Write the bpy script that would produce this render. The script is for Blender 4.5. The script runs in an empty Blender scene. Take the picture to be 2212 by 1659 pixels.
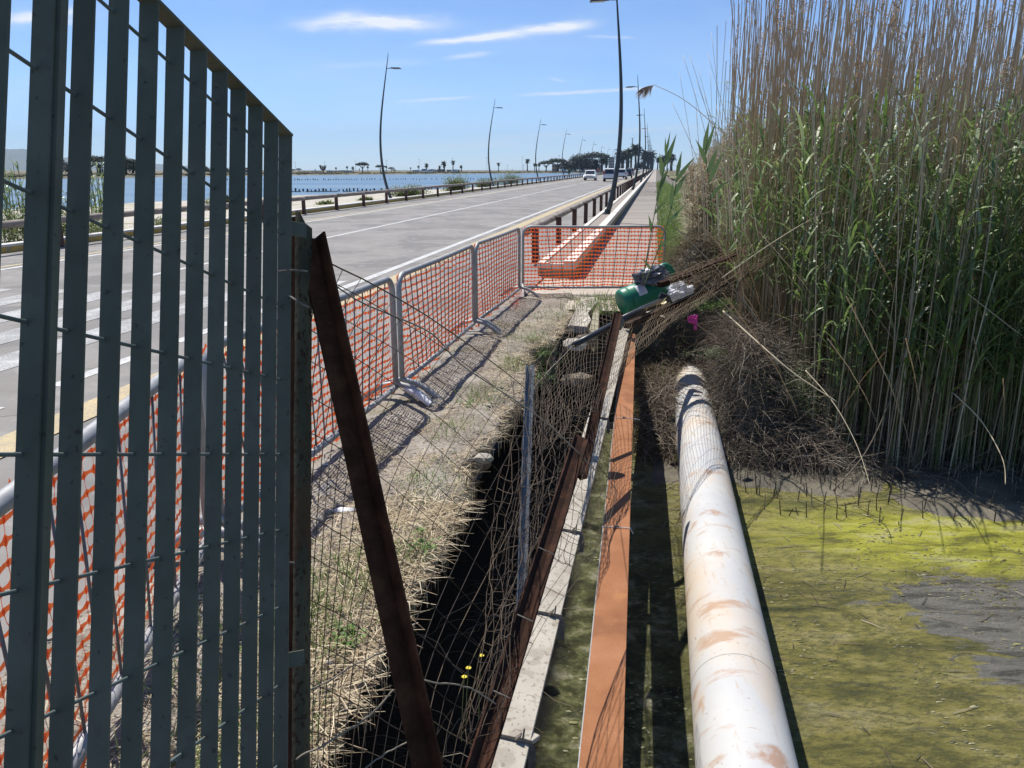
import bpy, bmesh, math, random
import numpy as np
from mathutils import Vector, Matrix, Quaternion, noise
R = math.radians
S = bpy.context.scene
C = S.collection
random.seed(7); rng = np.random.default_rng(7)

# ------------------------------------------------------------------ camera
PITCH = R(15.05); CAMH = 1.9; F = 1720.0
cd = bpy.data.cameras.new('camera'); cam = bpy.data.objects.new('camera', cd); C.objects.link(cam)
cam.location = (0, 0, CAMH); cam.rotation_euler = (math.pi/2 - PITCH, 0, 0)
cd.sensor_width = 36; cd.lens = F/2212*36; cd.clip_start = .05; cd.clip_end = 60000
S.camera = cam
S.render.resolution_x = 1024; S.render.resolution_y = 768

# ------------------------------------------------------------------ sky and sun
SUN_AZ = R(-34); SUN_EL = R(60)
sv = Vector((math.sin(SUN_AZ)*math.cos(SUN_EL), math.cos(SUN_AZ)*math.cos(SUN_EL), math.sin(SUN_EL)))
sd = bpy.data.lights.new('sun', 'SUN'); sd.energy = 4.6; sd.angle = R(.5); sd.color = (1, .955, .88)
so = bpy.data.objects.new('sun', sd); C.objects.link(so); so.rotation_euler = (-sv).to_track_quat('-Z', 'Y').to_euler()
W = bpy.data.worlds.new('World'); S.world = W; W.use_nodes = True
def build_world():
    nt = W.node_tree; nt.nodes.clear(); N = nt.nodes.new; L = nt.links.new
    out = N('ShaderNodeOutputWorld'); bg = N('ShaderNodeBackground'); bg.inputs[1].default_value = .106
    sky = N('ShaderNodeTexSky'); sky.sky_type = 'NISHITA'; sky.sun_disc = False
    sky.sun_elevation = SUN_EL; sky.sun_rotation = SUN_AZ; sky.air_density = .65; sky.dust_density = .15; sky.ozone_density = 2.5
    sky.altitude = 0
    tc = N('ShaderNodeTexCoord'); sp = N('ShaderNodeSeparateXYZ'); L(tc.outputs['Generated'], sp.inputs[0])
    def mth(op, a, b=None, c=None):
        n = N('ShaderNodeMath'); n.operation = op
        for i, v in enumerate((a, b, c)):
            if v is None: continue
            if isinstance(v, (int, float)): n.inputs[i].default_value = v
            else: L(v, n.inputs[i])
        return n.outputs[0]
    yy = mth('MAXIMUM', sp.outputs[1], .02)
    u = mth('DIVIDE', sp.outputs[0], yy); v = mth('DIVIDE', sp.outputs[2], yy)
    cmb = N('ShaderNodeCombineXYZ'); L(u, cmb.inputs[0]); L(v, cmb.inputs[1])
    def nz(scx, scy, scale, det, off=0):
        mp = N('ShaderNodeMapping'); mp.inputs['Scale'].default_value = (scx, scy, 1); mp.inputs['Location'].default_value = (off, off, off)
        mp.inputs['Rotation'].default_value = (0, 0, R(-8))
        L(cmb.outputs[0], mp.inputs[0]); t = N('ShaderNodeTexNoise'); t.inputs['Scale'].default_value = scale; t.inputs['Detail'].default_value = det
        t.inputs['Roughness'].default_value = .62
        L(mp.outputs[0], t.inputs[0]); return t.outputs[0]
    warp = nz(1, 2.2, 14, 8); wisp = nz(1, 5, 18, 9, 3.3); big = nz(1, 3.5, 3.5, 5, 7.7)
    # streaks of high cloud, each as azimuth/elevation slopes: u0,v0 -> u1,v1, half thickness, strength, softness
    clouds = [(-0.2466, 0.1639, -0.0769, 0.1634, 0.0077, 1.05), (-0.2045, 0.1706, -0.1213, 0.1672, 0.0067, 0.8), (-0.1082, 0.1417, -0.0158, 0.1505, 0.0031, 1.0), (-0.0437, 0.1479, 0.0928, 0.1639, 0.0052, 1.25), (-0.0763, 0.1268, -0.0271, 0.1318, 0.0024, 0.75), (-0.1358, 0.0784, -0.0488, 0.0835, 0.0016, 0.7), (-0.1273, 0.076, -0.1074, 0.0725, 0.0014, 0.35), (0.0152, 0.0857, 0.1656, 0.0932, 0.0019, 0.75), (0.042, 0.1054, 0.0633, 0.1006, 0.0016, 0.4), (-0.0393, 0.0356, 0.2249, 0.0507, 0.0027, 0.55), (-0.2072, 0.0232, 0.0241, 0.0307, 0.0039, 0.45), (-0.2301, 0.1178, -0.0975, 0.1223, 0.0037, 0.2), (0.0903, 0.1505, 0.1407, 0.1484, 0.0016, 0.35), (-0.6257, 0.1643, -0.4899, 0.1766, 0.0069, 1.0), (-0.54, 0.1633, -0.4994, 0.1658, 0.0035, 0.5), (-0.2836, 0.0065, 0.2207, 0.0092, 0.0076, 0.3), (0.3317, 0.02, 0.6629, 0.0413, 0.0107, 0.4), (-0.7717, 0.0832, -0.4685, 0.0936, 0.0156, 0.15)]
    tot = None
    for (u0, v0, u1, v1, th, stv) in clouds:
        cu, cv = (u0+u1)/2, (v0+v1)/2; ln = math.hypot(u1-u0, v1-v0)/2; ca, sa = (u1-u0)/2/ln, (v1-v0)/2/ln
        du = mth('SUBTRACT', u, cu); dv = mth('SUBTRACT', v, cv)
        a = mth('DIVIDE', mth('MULTIPLY_ADD', du, ca, mth('MULTIPLY', dv, sa)), ln)
        b = mth('DIVIDE', mth('MULTIPLY_ADD', dv, ca, mth('MULTIPLY', du, -sa)), th)
        b = mth('ADD', b, mth('MULTIPLY', mth('SUBTRACT', warp, .5), 2.6))
        a = mth('ADD', a, mth('MULTIPLY', mth('SUBTRACT', warp, .5), .5))
        q = mth('ADD', mth('POWER', mth('ABSOLUTE', a), 4.0), mth('MULTIPLY', b, b))
        m = mth('MULTIPLY', mth('EXPONENT', mth('MULTIPLY', q, -1.1)), stv)
        tot = m if tot is None else mth('ADD', tot, m)
    w2 = mth('MULTIPLY_ADD', wisp, 2.2, -.35)
    tot = mth('MULTIPLY', tot, mth('MAXIMUM', w2, 0))
    veil = mth('MULTIPLY', mth('MAXIMUM', mth('MULTIPLY_ADD', big, 2.0, -.95), 0), .22)
    tot = mth('MINIMUM', mth('ADD', tot, veil), .93)
    tot = mth('MULTIPLY', tot, mth('GREATER_THAN', sp.outputs[1], .05))
    mix = N('ShaderNodeMix'); mix.data_type = 'RGBA'
    tn = N('ShaderNodeMix'); tn.data_type = 'RGBA'; tn.blend_type = 'MULTIPLY'; tn.inputs['Factor'].default_value = 1; L(sky.outputs[0], tn.inputs['A']); tn.inputs['B'].default_value = (.78, .93, 1.09, 1)
    L(tot, mix.inputs['Factor']); L(tn.outputs['Result'], mix.inputs['A']); mix.inputs['B'].default_value = (6.9, 7.1, 7.4, 1)
    L(mix.outputs['Result'], bg.inputs[0]); L(bg.outputs[0], out.inputs[0])
build_world()
S.view_settings.view_transform = 'Standard'; S.view_settings.look = 'None'; S.view_settings.exposure = .45; S.view_settings.gamma = 1
S.cycles.max_bounces = 6; S.cycles.diffuse_bounces = 3; S.cycles.transparent_max_bounces = 8

# ------------------------------------------------------------------ geometry helpers
CP, SP_ = math.cos(PITCH), math.sin(PITCH)
def ray(x, y):
    dx = (x-1106)/F; dy = -(y-829.5)/F
    return np.array([dx, CP+dy*SP_, -SP_+dy*CP])
def PD(x, y, d): return np.array([0, 0, CAMH]) + ray(x, y)*d
def PZ(x, y, z=0.):
    r = ray(x, y); return np.array([0, 0, CAMH]) + r*((z-CAMH)/r[2])
EX, EY = .17199, .98510            # direction of the road
GR = .0029                         # its gentle rise
def RP(s, l, z=0.): return np.array([EX*s+EY*l, EY*s-EX*l, z+GR*max(s, 0)])
def RPn(s, l, z=0.): return np.array([EX*s+EY*l, EY*s-EX*l, z])
def nrm(v):
    v = np.asarray(v, float); return v/(np.linalg.norm(v)+1e-12)
def smooth(t): t = min(max(t, 0), 1); return t*t*(3-2*t)
def fbm(x, y, z=0., o=4):
    a = 0; f = 1; w = 1
    for i in range(o):
        a += w*noise.noise((x*f, y*f, z*f+i*7.3)); f *= 2.03; w *= .5
    return a

class MB:
    def __init__(s): s.v = []; s.f = []
    def add(s, vs, fs):
        b = len(s.v); s.v.extend([tuple(p) for p in vs]); s.f.extend([tuple(b+i for i in q) for q in fs])
    def beam(s, p0, p1, w, h, up=(0, 0, 1), tw=1.0):
        p0, p1 = np.asarray(p0, float), np.asarray(p1, float); d = nrm(p1-p0); x = nrm(np.cross(d, up)); y = np.cross(x, d)
        vs = []
        for p, k in ((p0, 1.), (p1, tw)):
            for a, b in ((-1, -1), (1, -1), (1, 1), (-1, 1)): vs.append(p+x*a*w/2*k+y*b*h/2*k)
        s.add(vs, [(3, 2, 1, 0), (4, 5, 6, 7), (0, 1, 5, 4), (1, 2, 6, 5), (2, 3, 7, 6), (3, 0, 4, 7)])
    def box(s, x0, x1, y0, y1, z0, z1):
        vs = [(x0,y0,z0),(x1,y0,z0),(x1,y1,z0),(x0,y1,z0),(x0,y0,z1),(x1,y0,z1),(x1,y1,z1),(x0,y1,z1)]
        s.add(vs, [(3,2,1,0),(4,5,6,7),(0,1,5,4),(1,2,6,5),(2,3,7,6),(3,0,4,7)])
    def extr(s, prof, path, up=(0, 0, 1), cap=True, scale=None):
        path = [np.asarray(p, float) for p in path]; n = len(prof); m = len(path); vs = []
        for i, p in enumerate(path):
            d = nrm(path[min(i+1, m-1)]-path[max(i-1, 0)]); x = nrm(np.cross(d, up)); y = np.cross(x, d); k = 1 if scale is None else scale[i]
            for a, b in prof: vs.append(p+x*a*k+y*b*k)
        fs = [(i*n+j, i*n+(j+1) % n, (i+1)*n+(j+1) % n, (i+1)*n+j) for i in range(m-1) for j in range(n)]
        if cap: fs += [tuple(range(n))[::-1], tuple((m-1)*n+j for j in range(n))]
        s.add(vs, fs)
    def tube(s, pts, r, n=6, cap=True):
        pts = np.asarray(pts, float); m = len(pts)
        t = np.empty_like(pts); t[1:-1] = pts[2:]-pts[:-2]; t[0] = pts[1]-pts[0]; t[-1] = pts[-1]-pts[-2]
        t /= (np.linalg.norm(t, axis=1, keepdims=True)+1e-12)
        a = np.array([0, 0, 1.]) if abs(t[0][2]) < .9 else np.array([1., 0, 0])
        x = nrm(np.cross(t[0], a)); vs = []
        rr = np.broadcast_to(np.asarray(r, float), (m,))
        ang = np.arange(n)*2*math.pi/n; ca, sa = np.cos(ang)[:, None], np.sin(ang)[:, None]
        for i in range(m):
            x = nrm(x - t[i]*np.dot(x, t[i])); y = np.cross(t[i], x)
            vs.extend((pts[i]+rr[i]*(ca*x+sa*y)).tolist())
        fs = [(i*n+j, i*n+(j+1) % n, (i+1)*n+(j+1) % n, (i+1)*n+j) for i in range(m-1) for j in range(n)]
        if cap: fs += [tuple(range(n))[::-1], tuple((m-1)*n+j for j in range(n))]
        s.add(vs, fs)
    def ribbon(s, pts, w, side):
        pts = np.asarray(pts, float); side = np.asarray(side, float); ww = np.asarray(w, float)
        a = pts-side*ww[:, None]/2; b = pts+side*ww[:, None]/2; m = len(pts); vs = []
        for i in range(m): vs.append(tuple(a[i])); vs.append(tuple(b[i]))
        s.add(vs, [(2*i, 2*i+1, 2*i+3, 2*i+2) for i in range(m-1)])
    def grid(s, P):          # P[i][j] points
        m, n = len(P), len(P[0]); s.add([p for r_ in P for p in r_], [(i*n+j, i*n+j+1, (i+1)*n+j+1, (i+1)*n+j) for i in range(m-1) for j in range(n-1)])
    def blob(s, c, r, sub=1, sq=(1, 1, 1), amp=.25):
        bm = bmesh.new(); bmesh.ops.create_icosphere(bm, subdivisions=sub, radius=1)
        o = random.random()*50
        vs = [(c[0]+v.co.x*r*sq[0]*(1+amp*noise.noise(v.co*1.7+Vector((o,)*3))), c[1]+v.co.y*r*sq[1]*(1+amp*noise.noise(v.co*1.7+Vector((o,)*3))), c[2]+v.co.z*r*sq[2]*(1+amp*noise.noise(v.co*1.9+Vector((o,)*3)))) for v in bm.verts]
        s.add(vs, [tuple(v.index for v in f.verts) for f in bm.faces]); bm.free()
    def lathe(s, prof, c0, axis, n=24):
        axis = nrm(axis); a = np.array([0, 0, 1.]) if abs(axis[2]) < .9 else np.array([1., 0, 0]); x = nrm(np.cross(axis, a)); y = np.cross(axis, x); vs = []
        for r_, h in prof:
            for k in range(n):
                t = 2*math.pi*k/n; vs.append(np.asarray(c0)+axis*h+r_*(math.cos(t)*x+math.sin(t)*y))
        m = len(prof)
        s.add(vs, [(i*n+j, i*n+(j+1) % n, (i+1)*n+(j+1) % n, (i+1)*n+j) for i in range(m-1) for j in range(n)]+[tuple(range(n))[::-1], tuple((m-1)*n+j for j in range(n))])
    def build(s, name, mat, parent=None, sm=False, local=False, bev=0, sub=0):
        v = s.v
        if parent is not None and not local:
            r_ = parent
            while r_.parent: r_ = r_.parent
            l = r_.location; v = [(p[0]-l[0], p[1]-l[1], p[2]-l[2]) for p in v]
        me = bpy.data.meshes.new(name); me.from_pydata(v, [], s.f); me.materials.append(mat)
        if sm: me.polygons.foreach_set('use_smooth', [True]*len(me.polygons))
        me.update(); o = bpy.data.objects.new(name, me); C.objects.link(o)
        if parent is not None: o.parent = parent
        if bev:
            m = o.modifiers.new('b', 'BEVEL'); m.width = bev; m.segments = 2; m.limit_method = 'ANGLE'
        if sub:
            m = o.modifiers.new('s', 'SUBSURF'); m.levels = sub; m.render_levels = sub
        return o

def tag(o, label=None, cat=None, group=None, kind=None):
    if label: o['label'] = label
    if cat: o['category'] = cat
    if group: o['group'] = group
    if kind: o['kind'] = kind
    return o
def thing(name, label, cat, loc=(0, 0, 0), rz=0, group=None):
    o = bpy.data.objects.new(name, None); o.empty_display_size = .2; C.objects.link(o)
    o.location = tuple(float(a) for a in loc); o.rotation_euler = (0, 0, rz)
    return tag(o, label, cat, group)
def dup(root, loc, rz, label, group=None):
    r_ = root.copy(); C.objects.link(r_); r_.location = tuple(float(a) for a in loc); r_.rotation_euler = (0, 0, rz); r_['label'] = label
    if group: r_['group'] = group
    for ch in list(root.children):
        c = ch.copy(); C.objects.link(c); c.parent = r_
        for g in ch.children:
            d = g.copy(); C.objects.link(d); d.parent = c
    return r_
def struct(o): o['kind'] = 'structure'; return o

# ------------------------------------------------------------------ materials
def mat(name, cols, scale=6, rough=.7, metal=0, bump=0, bscale=None, detail=6, island=False, trans=0, stretch=(1, 1, 1), spec=.5, dist=.01, lo=.3, hi=.7, speck=None, coord='Object'):
    m = bpy.data.materials.new(name); m.use_nodes = True; nt = m.node_tree; N = nt.nodes.new; L = nt.links.new
    b = nt.nodes['Principled BSDF']; b.inputs['Roughness'].default_value = rough; b.inputs['Metallic'].default_value = metal
    b.inputs['Specular IOR Level'].default_value = spec
    tc = N('ShaderNodeTexCoord'); mp = N('ShaderNodeMapping'); mp.inputs['Scale'].default_value = stretch; L(tc.outputs[coord], mp.inputs[0])
    cr = N('ShaderNodeValToRGB'); els = cr.color_ramp.elements
    n = len(cols); cols = [tuple(c)+(1,) for c in cols]
    while len(els) < max(n, 2): els.new(.5)
    for i, c in enumerate(cols): els[i].position = (lo+(hi-lo)*i/max(n-1, 1)) if not island else i/max(n-1, 1); els[i].color = c
    if n == 1: els[1].color = cols[0]; els[0].position = 0; els[1].position = 1
    nz = N('ShaderNodeTexNoise'); nz.inputs['Scale'].default_value = scale; nz.inputs['Detail'].default_value = detail; nz.inputs['Roughness'].default_value = .6; L(mp.outputs[0], nz.inputs[0])
    if island:
        g = N('ShaderNodeNewGeometry'); L(g.outputs['Random Per Island'], cr.inputs[0])
    else: L(nz.outputs[0], cr.inputs[0])
    col = cr.outputs[0]
    if speck:
        for (sc, th, c, amt) in speck:
            n2 = N('ShaderNodeTexNoise'); n2.inputs['Scale'].default_value = sc; n2.inputs['Detail'].default_value = 3; L(mp.outputs[0], n2.inputs[0])
            r2 = N('ShaderNodeValToRGB'); r2.color_ramp.elements[0].position = th; r2.color_ramp.elements[1].position = th+.06; L(n2.outputs[0], r2.inputs[0])
            mu = N('ShaderNodeMath'); mu.operation = 'MULTIPLY'; L(r2.outputs[0], mu.inputs[0]); mu.inputs[1].default_value = amt
            mx = N('ShaderNodeMix'); mx.data_type = 'RGBA'; L(mu.outputs[0], mx.inputs['Factor']); L(col, mx.inputs['A']); mx.inputs['B'].default_value = tuple(c)+(1,)
            col = mx.outputs['Result']
    L(col, b.inputs['Base Color'])
    if bump:
        n3 = N('ShaderNodeTexNoise'); n3.inputs['Scale'].default_value = bscale or scale*4; n3.inputs['Detail'].default_value = 8; L(mp.outputs[0], n3.inputs[0])
        bp = N('ShaderNodeBump'); bp.inputs['Strength'].default_value = bump; bp.inputs['Distance'].default_value = dist; L(n3.outputs[0], bp.inputs['Height']); L(bp.outputs[0], b.inputs['Normal'])
    if trans:
        tr = N('ShaderNodeBsdfTranslucent'); L(col, tr.inputs[0]); ms = N('ShaderNodeMixShader'); ms.inputs[0].default_value = trans
        L(b.outputs[0], ms.inputs[1]); L(tr.outputs[0], ms.inputs[2]); L(ms.outputs[0], nt.nodes['Material Output'].inputs[0])
    m['_c'] = 1
    return m
M = {}
M['asphalt'] = mat('asphalt', [(.185,.170,.155),(.235,.22,.203),(.275,.26,.24)], 1.2, .9, bump=.25, bscale=120, dist=.006, speck=[(160, .62, (.42,.41,.39), .55), (130, .66, (.06,.06,.06), .5), (.6, .52, (.135,.13,.125), .65), (3.5, .58, (.30,.285,.265), .5), (.25, .55, (.16,.15,.14), .5)], lo=.25, hi=.8)
M['white_paint'] = mat('white_paint', [(.36,.36,.35),(.62,.62,.60)], 9, .75, bump=.2, speck=[(45, .56, (.25,.245,.24), .7)])
M['zebra'] = mat('worn_white_paint', [(.24,.235,.23),(.50,.50,.49)], 2.5, .8, speck=[(40, .52, (.2,.195,.19), .8)])
M['yellow_paint'] = mat('yellow_paint', [(.40,.32,.19),(.52,.41,.22)], 5, .8, speck=[(60, .54, (.26,.25,.23), .8)])
M['kerb_yellow'] = mat('kerb_yellow', [(.42,.28,.07),(.56,.38,.09)], 4, .8, bump=.3, speck=[(5, .6, (.3,.27,.22), .8)])
M['kerb_white'] = mat('kerb_white', [(.50,.49,.46),(.66,.64,.60)], 5, .8, bump=.2, speck=[(20, .62, (.36,.34,.31), .7)])
M['stone'] = mat('kerb_stone', [(.58,.54,.47),(.72,.68,.60)], 4, .75, bump=.2)
M['concrete'] = mat('concrete', [(.26,.235,.19),(.38,.35,.29),(.46,.43,.37)], 3.5, .9, bump=.5, bscale=30, speck=[(9, .6, (.17,.15,.11), .6)])
M['mossy'] = mat('stained_concrete', [(.20,.18,.11),(.32,.30,.22)], 5, .9, bump=.5, bscale=25, stretch=(1, 1, .4))
M['dirt'] = mat('dirt', [(.15,.125,.095),(.265,.23,.185),(.36,.325,.275)], 2.6, .95, bump=.8, bscale=42, dist=.02, detail=10, speck=[(60, .60, (.46,.43,.37), .6), (36, .58, (.09,.07,.05), .8), (11, .60, (.14,.11,.08), .7), (1.6, .60, (.21,.185,.10), .45)])
M['earth'] = mat('earth_face', [(.05,.04,.028),(.16,.125,.085),(.30,.25,.18)], 7, .95, bump=1., bscale=26, dist=.03, detail=10)
M['mud'] = mat('mud', [(.05,.042,.03),(.115,.10,.07),(.18,.16,.12)], 3, .75, bump=.6, bscale=30, dist=.02, detail=9)
M['sand'] = mat('sand', [(.38,.34,.28),(.50,.46,.39)], .6, .95, bump=.2, bscale=10, speck=[(.5, .58, (.22,.23,.10), .8)])
M['boards'] = mat('deck_boards', [(.27,.235,.20),(.36,.32,.28)], 3, .8, bump=.2, stretch=(.6, 5, 1), island=False)
M['board'] = mat('board_planks', [(.24,.21,.18),(.30,.265,.23),(.36,.32,.275),(.32,.285,.25)], 3, .8, island=True)
M['kerb_wood'] = mat('kerb_slats', [(.22,.185,.155),(.30,.26,.22)], 3, .8, stretch=(1, 6, 1))
M['gate'] = mat('grey_green_paint', [(.090,.095,.066),(.116,.120,.085),(.145,.145,.108)], 9, .65, bump=.15, bscale=200, dist=.001, spec=.25, speck=[(24, .60, (.12,.105,.08), .6), (90, .66, (.05,.04,.03), .7)])
M['gate_rod'] = mat('pale_green_rod_paint', [(.08,.105,.098),(.13,.16,.15)], 20, .5, speck=[(60, .6, (.14,.10,.06), .7)])
M['rust_dark'] = mat('dark_rust', [(.040,.017,.009),(.080,.033,.017),(.14,.06,.03)], 14, .9, spec=.12, bump=.6, bscale=120, dist=.003, speck=[(70, .66, (.16,.075,.04), .6)])
M['rust_deep'] = mat('deep_dark_rust', [(.016,.009,.006),(.034,.016,.010),(.07,.03,.018)], 14, .9, spec=.15, bump=.6, bscale=120, dist=.003, speck=[(70, .66, (.14,.065,.035), .6)])
M['rust_green'] = mat('rusted_green_paint', [(.05,.046,.028),(.085,.075,.045),(.12,.10,.06)], 10, .9, spec=.15, bump=.5, bscale=120, dist=.003, speck=[(95, .56, (.05,.028,.014), .9), (8, .6, (.11,.06,.03), .7)], stretch=(1, 1, .7))
M['red_beam'] = mat('red_oxide_paint', [(.22,.085,.034),(.30,.125,.052),(.36,.165,.08)], 2.4, .75, spec=.25, bump=.15, bscale=60, dist=.002, stretch=(1, 1, 1), speck=[(75, .64, (.46,.26,.16), .5), (5, .64, (.42,.19,.07), .5), (2.2, .58, (.15,.055,.025), .45), (140, .66, (.10,.05,.03), .6)])
M['galv'] = mat('galvanised_steel', [(.27,.275,.28),(.38,.385,.39)], 14, .42, metal=.55, bump=.1, bscale=80, dist=.001)
M['galv_old'] = mat('weathered_galvanised_steel', [(.27,.27,.27),(.40,.40,.395)], 12, .55, metal=.3, bump=.15, bscale=90, dist=.001, speck=[(40, .67, (.2,.17,.13), .6)])
M['bar_dark'] = mat('dull_grey_bar', [(.13,.13,.135),(.21,.21,.21)], 12, .6, metal=.3)
M['weld'] = mat('dull_weld_line', [(.30,.29,.27),(.45,.43,.39)], 30, .8)
M['galv_post'] = mat('blue_grey_galvanised', [(.16,.175,.19),(.24,.26,.28)], 14, .5, metal=.4)
M['wire'] = mat('rusty_wire', [(.030,.021,.015),(.075,.048,.028),(.14,.10,.062)], 5, .8, island=True)
M['wire_tan'] = mat('tan_rusty_wire', [(.10,.065,.035),(.20,.14,.08),(.28,.21,.13)], 5, .8, island=True)
M['wire_pale'] = mat('pale_wire', [(.20,.165,.12),(.30,.25,.19)], 5, .7)
M['tie'] = mat('white_tie_wire', [(.55,.55,.52)], 5, .5)
M['black_plastic'] = mat('black_plastic', [(.018,.019,.022),(.03,.031,.036)], 10, .38)
M['duct'] = mat('cream_duct_plastic', [(.36,.325,.265),(.46,.42,.35)], 3, .7, bump=.25, bscale=30, speck=[(5, .54, (.25,.21,.16), .55), (14, .56, (.26,.22,.17), .6), (50, .58, (.15,.12,.09), .6)])
M['strap'] = mat('grey_steel_strap', [(.10,.085,.07),(.24,.22,.19)], 30, .6, metal=.3)
M['net'] = mat('orange_net_plastic', [(.95,.19,.05),(.92,.15,.035)], 5, .55, island=True, trans=.42)
M['lamp'] = mat('dark_lamp_paint', [(.035,.045,.05),(.05,.06,.065)], 4, .45, spec=.5)
M['lamp_glass'] = mat('lamp_glass', [(.3,.3,.3)], 4, .2)
M['rail_post'] = mat('brown_rail_post', [(.065,.028,.02),(.10,.045,.032)], 6, .7, bump=.2)
M['log'] = mat('weathered_log', [(.16,.12,.095),(.27,.225,.185),(.36,.31,.26)], 3, .85, bump=.5, bscale=30, stretch=(4, .7, 4))
M['green_plastic'] = mat('green_plastic', [(.010,.15,.085),(.015,.20,.115)], 3, .42, bump=.06, bscale=60, dist=.002)
M['bag_grey'] = mat('grey_foil_bag', [(.05,.055,.07),(.12,.125,.145)], 8, .22, spec=.8)
M['bag_white'] = mat('white_bag', [(.80,.81,.82),(.88,.88,.88)], 8, .4, trans=.3)
M['pink'] = mat('pink_rag', [(.55,.03,.22),(.72,.07,.34)], 20, .5, trans=.2)
M['label'] = mat('white_label', [(.72,.72,.74)], 4, .5)
M['ink_grey'] = mat('label_ink', [(.25,.25,.3)], 4, .6)
M['ink_red'] = mat('label_red_ink', [(.5,.09,.1)], 4, .6)
M['brass'] = mat('yellowed_plastic', [(.42,.32,.10),(.62,.52,.24)], 30, .3, spec=.8)
M['reed_dead'] = mat('dry_reed', [(.48,.35,.215),(.72,.59,.42),(.60,.45,.29),(.78,.66,.48),(.56,.47,.35),(.74,.60,.42)], 5, .6, island=True, trans=.30)
M['reed_plume'] = mat('reed_plume', [(.30,.20,.12),(.50,.38,.25),(.40,.28,.17)], 5, .85, island=True, trans=.45)
M['reed_green'] = mat('green_reed_leaf', [(.10,.17,.045),(.17,.26,.07),(.13,.20,.08),(.26,.35,.10),(.34,.40,.27)], 5, .42, island=True, trans=.38)
M['reed_stemgreen'] = mat('green_reed_stem', [(.09,.12,.035),(.15,.18,.05),(.11,.10,.05)], 5, .6, island=True)
M['reed_far'] = mat('far_reed', [(.36,.30,.22),(.27,.22,.15),(.24,.26,.14),(.44,.37,.28)], 5, .8, island=True, trans=.25)
M['twig'] = mat('dry_twig', [(.085,.062,.045),(.17,.13,.095),(.12,.09,.062),(.42,.36,.28)], 5, .85, island=True)
M['straw'] = mat('straw', [(.30,.22,.13),(.62,.52,.35),(.78,.68,.48),(.42,.32,.2),(.20,.15,.09)], 5, .8, island=True, trans=.2)
M['heap'] = mat('dry_weed_heap', [(.11,.08,.05),(.20,.155,.10),(.28,.23,.15),(.17,.14,.07)], 5, .9, island=True, trans=.2)
M['grass'] = mat('green_grass', [(.08,.15,.025),(.13,.22,.04),(.18,.26,.06),(.24,.26,.10)], 5, .6, island=True, trans=.4)
M['weed'] = mat('weed_leaf', [(.09,.18,.03),(.14,.25,.045),(.19,.29,.07)], 5, .55, island=True, trans=.35)
M['shrub'] = mat('shrub_leaf', [(.10,.145,.05),(.16,.20,.075),(.20,.24,.12),(.13,.17,.08)], 5, .5, island=True, trans=.3)
M['bush'] = mat('roadside_bush_leaf', [(.09,.13,.035),(.15,.19,.05),(.20,.23,.075)], 5, .6, island=True, trans=.35)
M['stone_bit'] = mat('gravel_bits', [(.18,.15,.12),(.34,.30,.25),(.5,.47,.42)], 5, .9, island=True)
M['stake'] = mat('dark_stake', [(.02,.018,.018),(.05,.045,.04)], 5, .9)
M['paper'] = mat('paper', [(.75,.75,.76)], 5, .6)
M['flower'] = mat('yellow_flower', [(.75,.58,.03)], 5, .6)

# ------------------------------------------------------------------ setting: sea, far land, hills
def water_mat():
    m = bpy.data.materials.new('lagoon_water'); m.use_nodes = True; nt = m.node_tree; N = nt.nodes.new; L = nt.links.new; b = nt.nodes['Principled BSDF']
    b.inputs['Base Color'].default_value = (.10, .165, .22, 1); b.inputs['Roughness'].default_value = .32; b.inputs['IOR'].default_value = 1.33
    tc = N('ShaderNodeTexCoord'); mp = N('ShaderNodeMapping'); mp.inputs['Scale'].default_value = (.6, 2.2, 1); L(tc.outputs['Object'], mp.inputs[0])
    nz = N('ShaderNodeTexNoise'); nz.inputs['Scale'].default_value = 1.6; nz.inputs['Detail'].default_value = 6; L(mp.outputs[0], nz.inputs[0])
    bp = N('ShaderNodeBump'); bp.inputs['Strength'].default_value = .25; bp.inputs['Distance'].default_value = .03; L(nz.outputs[0], bp.inputs['Height']); L(bp.outputs[0], b.inputs['Normal'])
    n2 = N('ShaderNodeTexNoise'); n2.inputs['Scale'].default_value = .02; L(mp.outputs[0], n2.inputs[0]); cr = N('ShaderNodeValToRGB')
    cr.color_ramp.elements[0].color = (.075,.145,.215,1); cr.color_ramp.elements[1].color = (.14,.205,.25,1); cr.color_ramp.elements[0].position = .4; cr.color_ramp.elements[1].position = .6
    L(n2.outputs[0], cr.inputs[0]); L(cr.outputs[0], b.inputs['Base Color'])
    return m
mb = MB(); mb.add([(-15900,-290,-1.12),(15900,-290,-1.12),(15900,15900,-1.12),(-15900,15900,-1.12)], [(0,1,2,3)])
struct(mb.build('lagoon_water', water_mat()))
mb = MB(); mb.add([(-15900,-290,-2.6),(15900,-290,-2.6),(15900,15900,-2.6),(-15900,15900,-2.6)], [(0,1,2,3)])
struct(mb.build('lagoon_bed', M['mud']))

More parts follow.
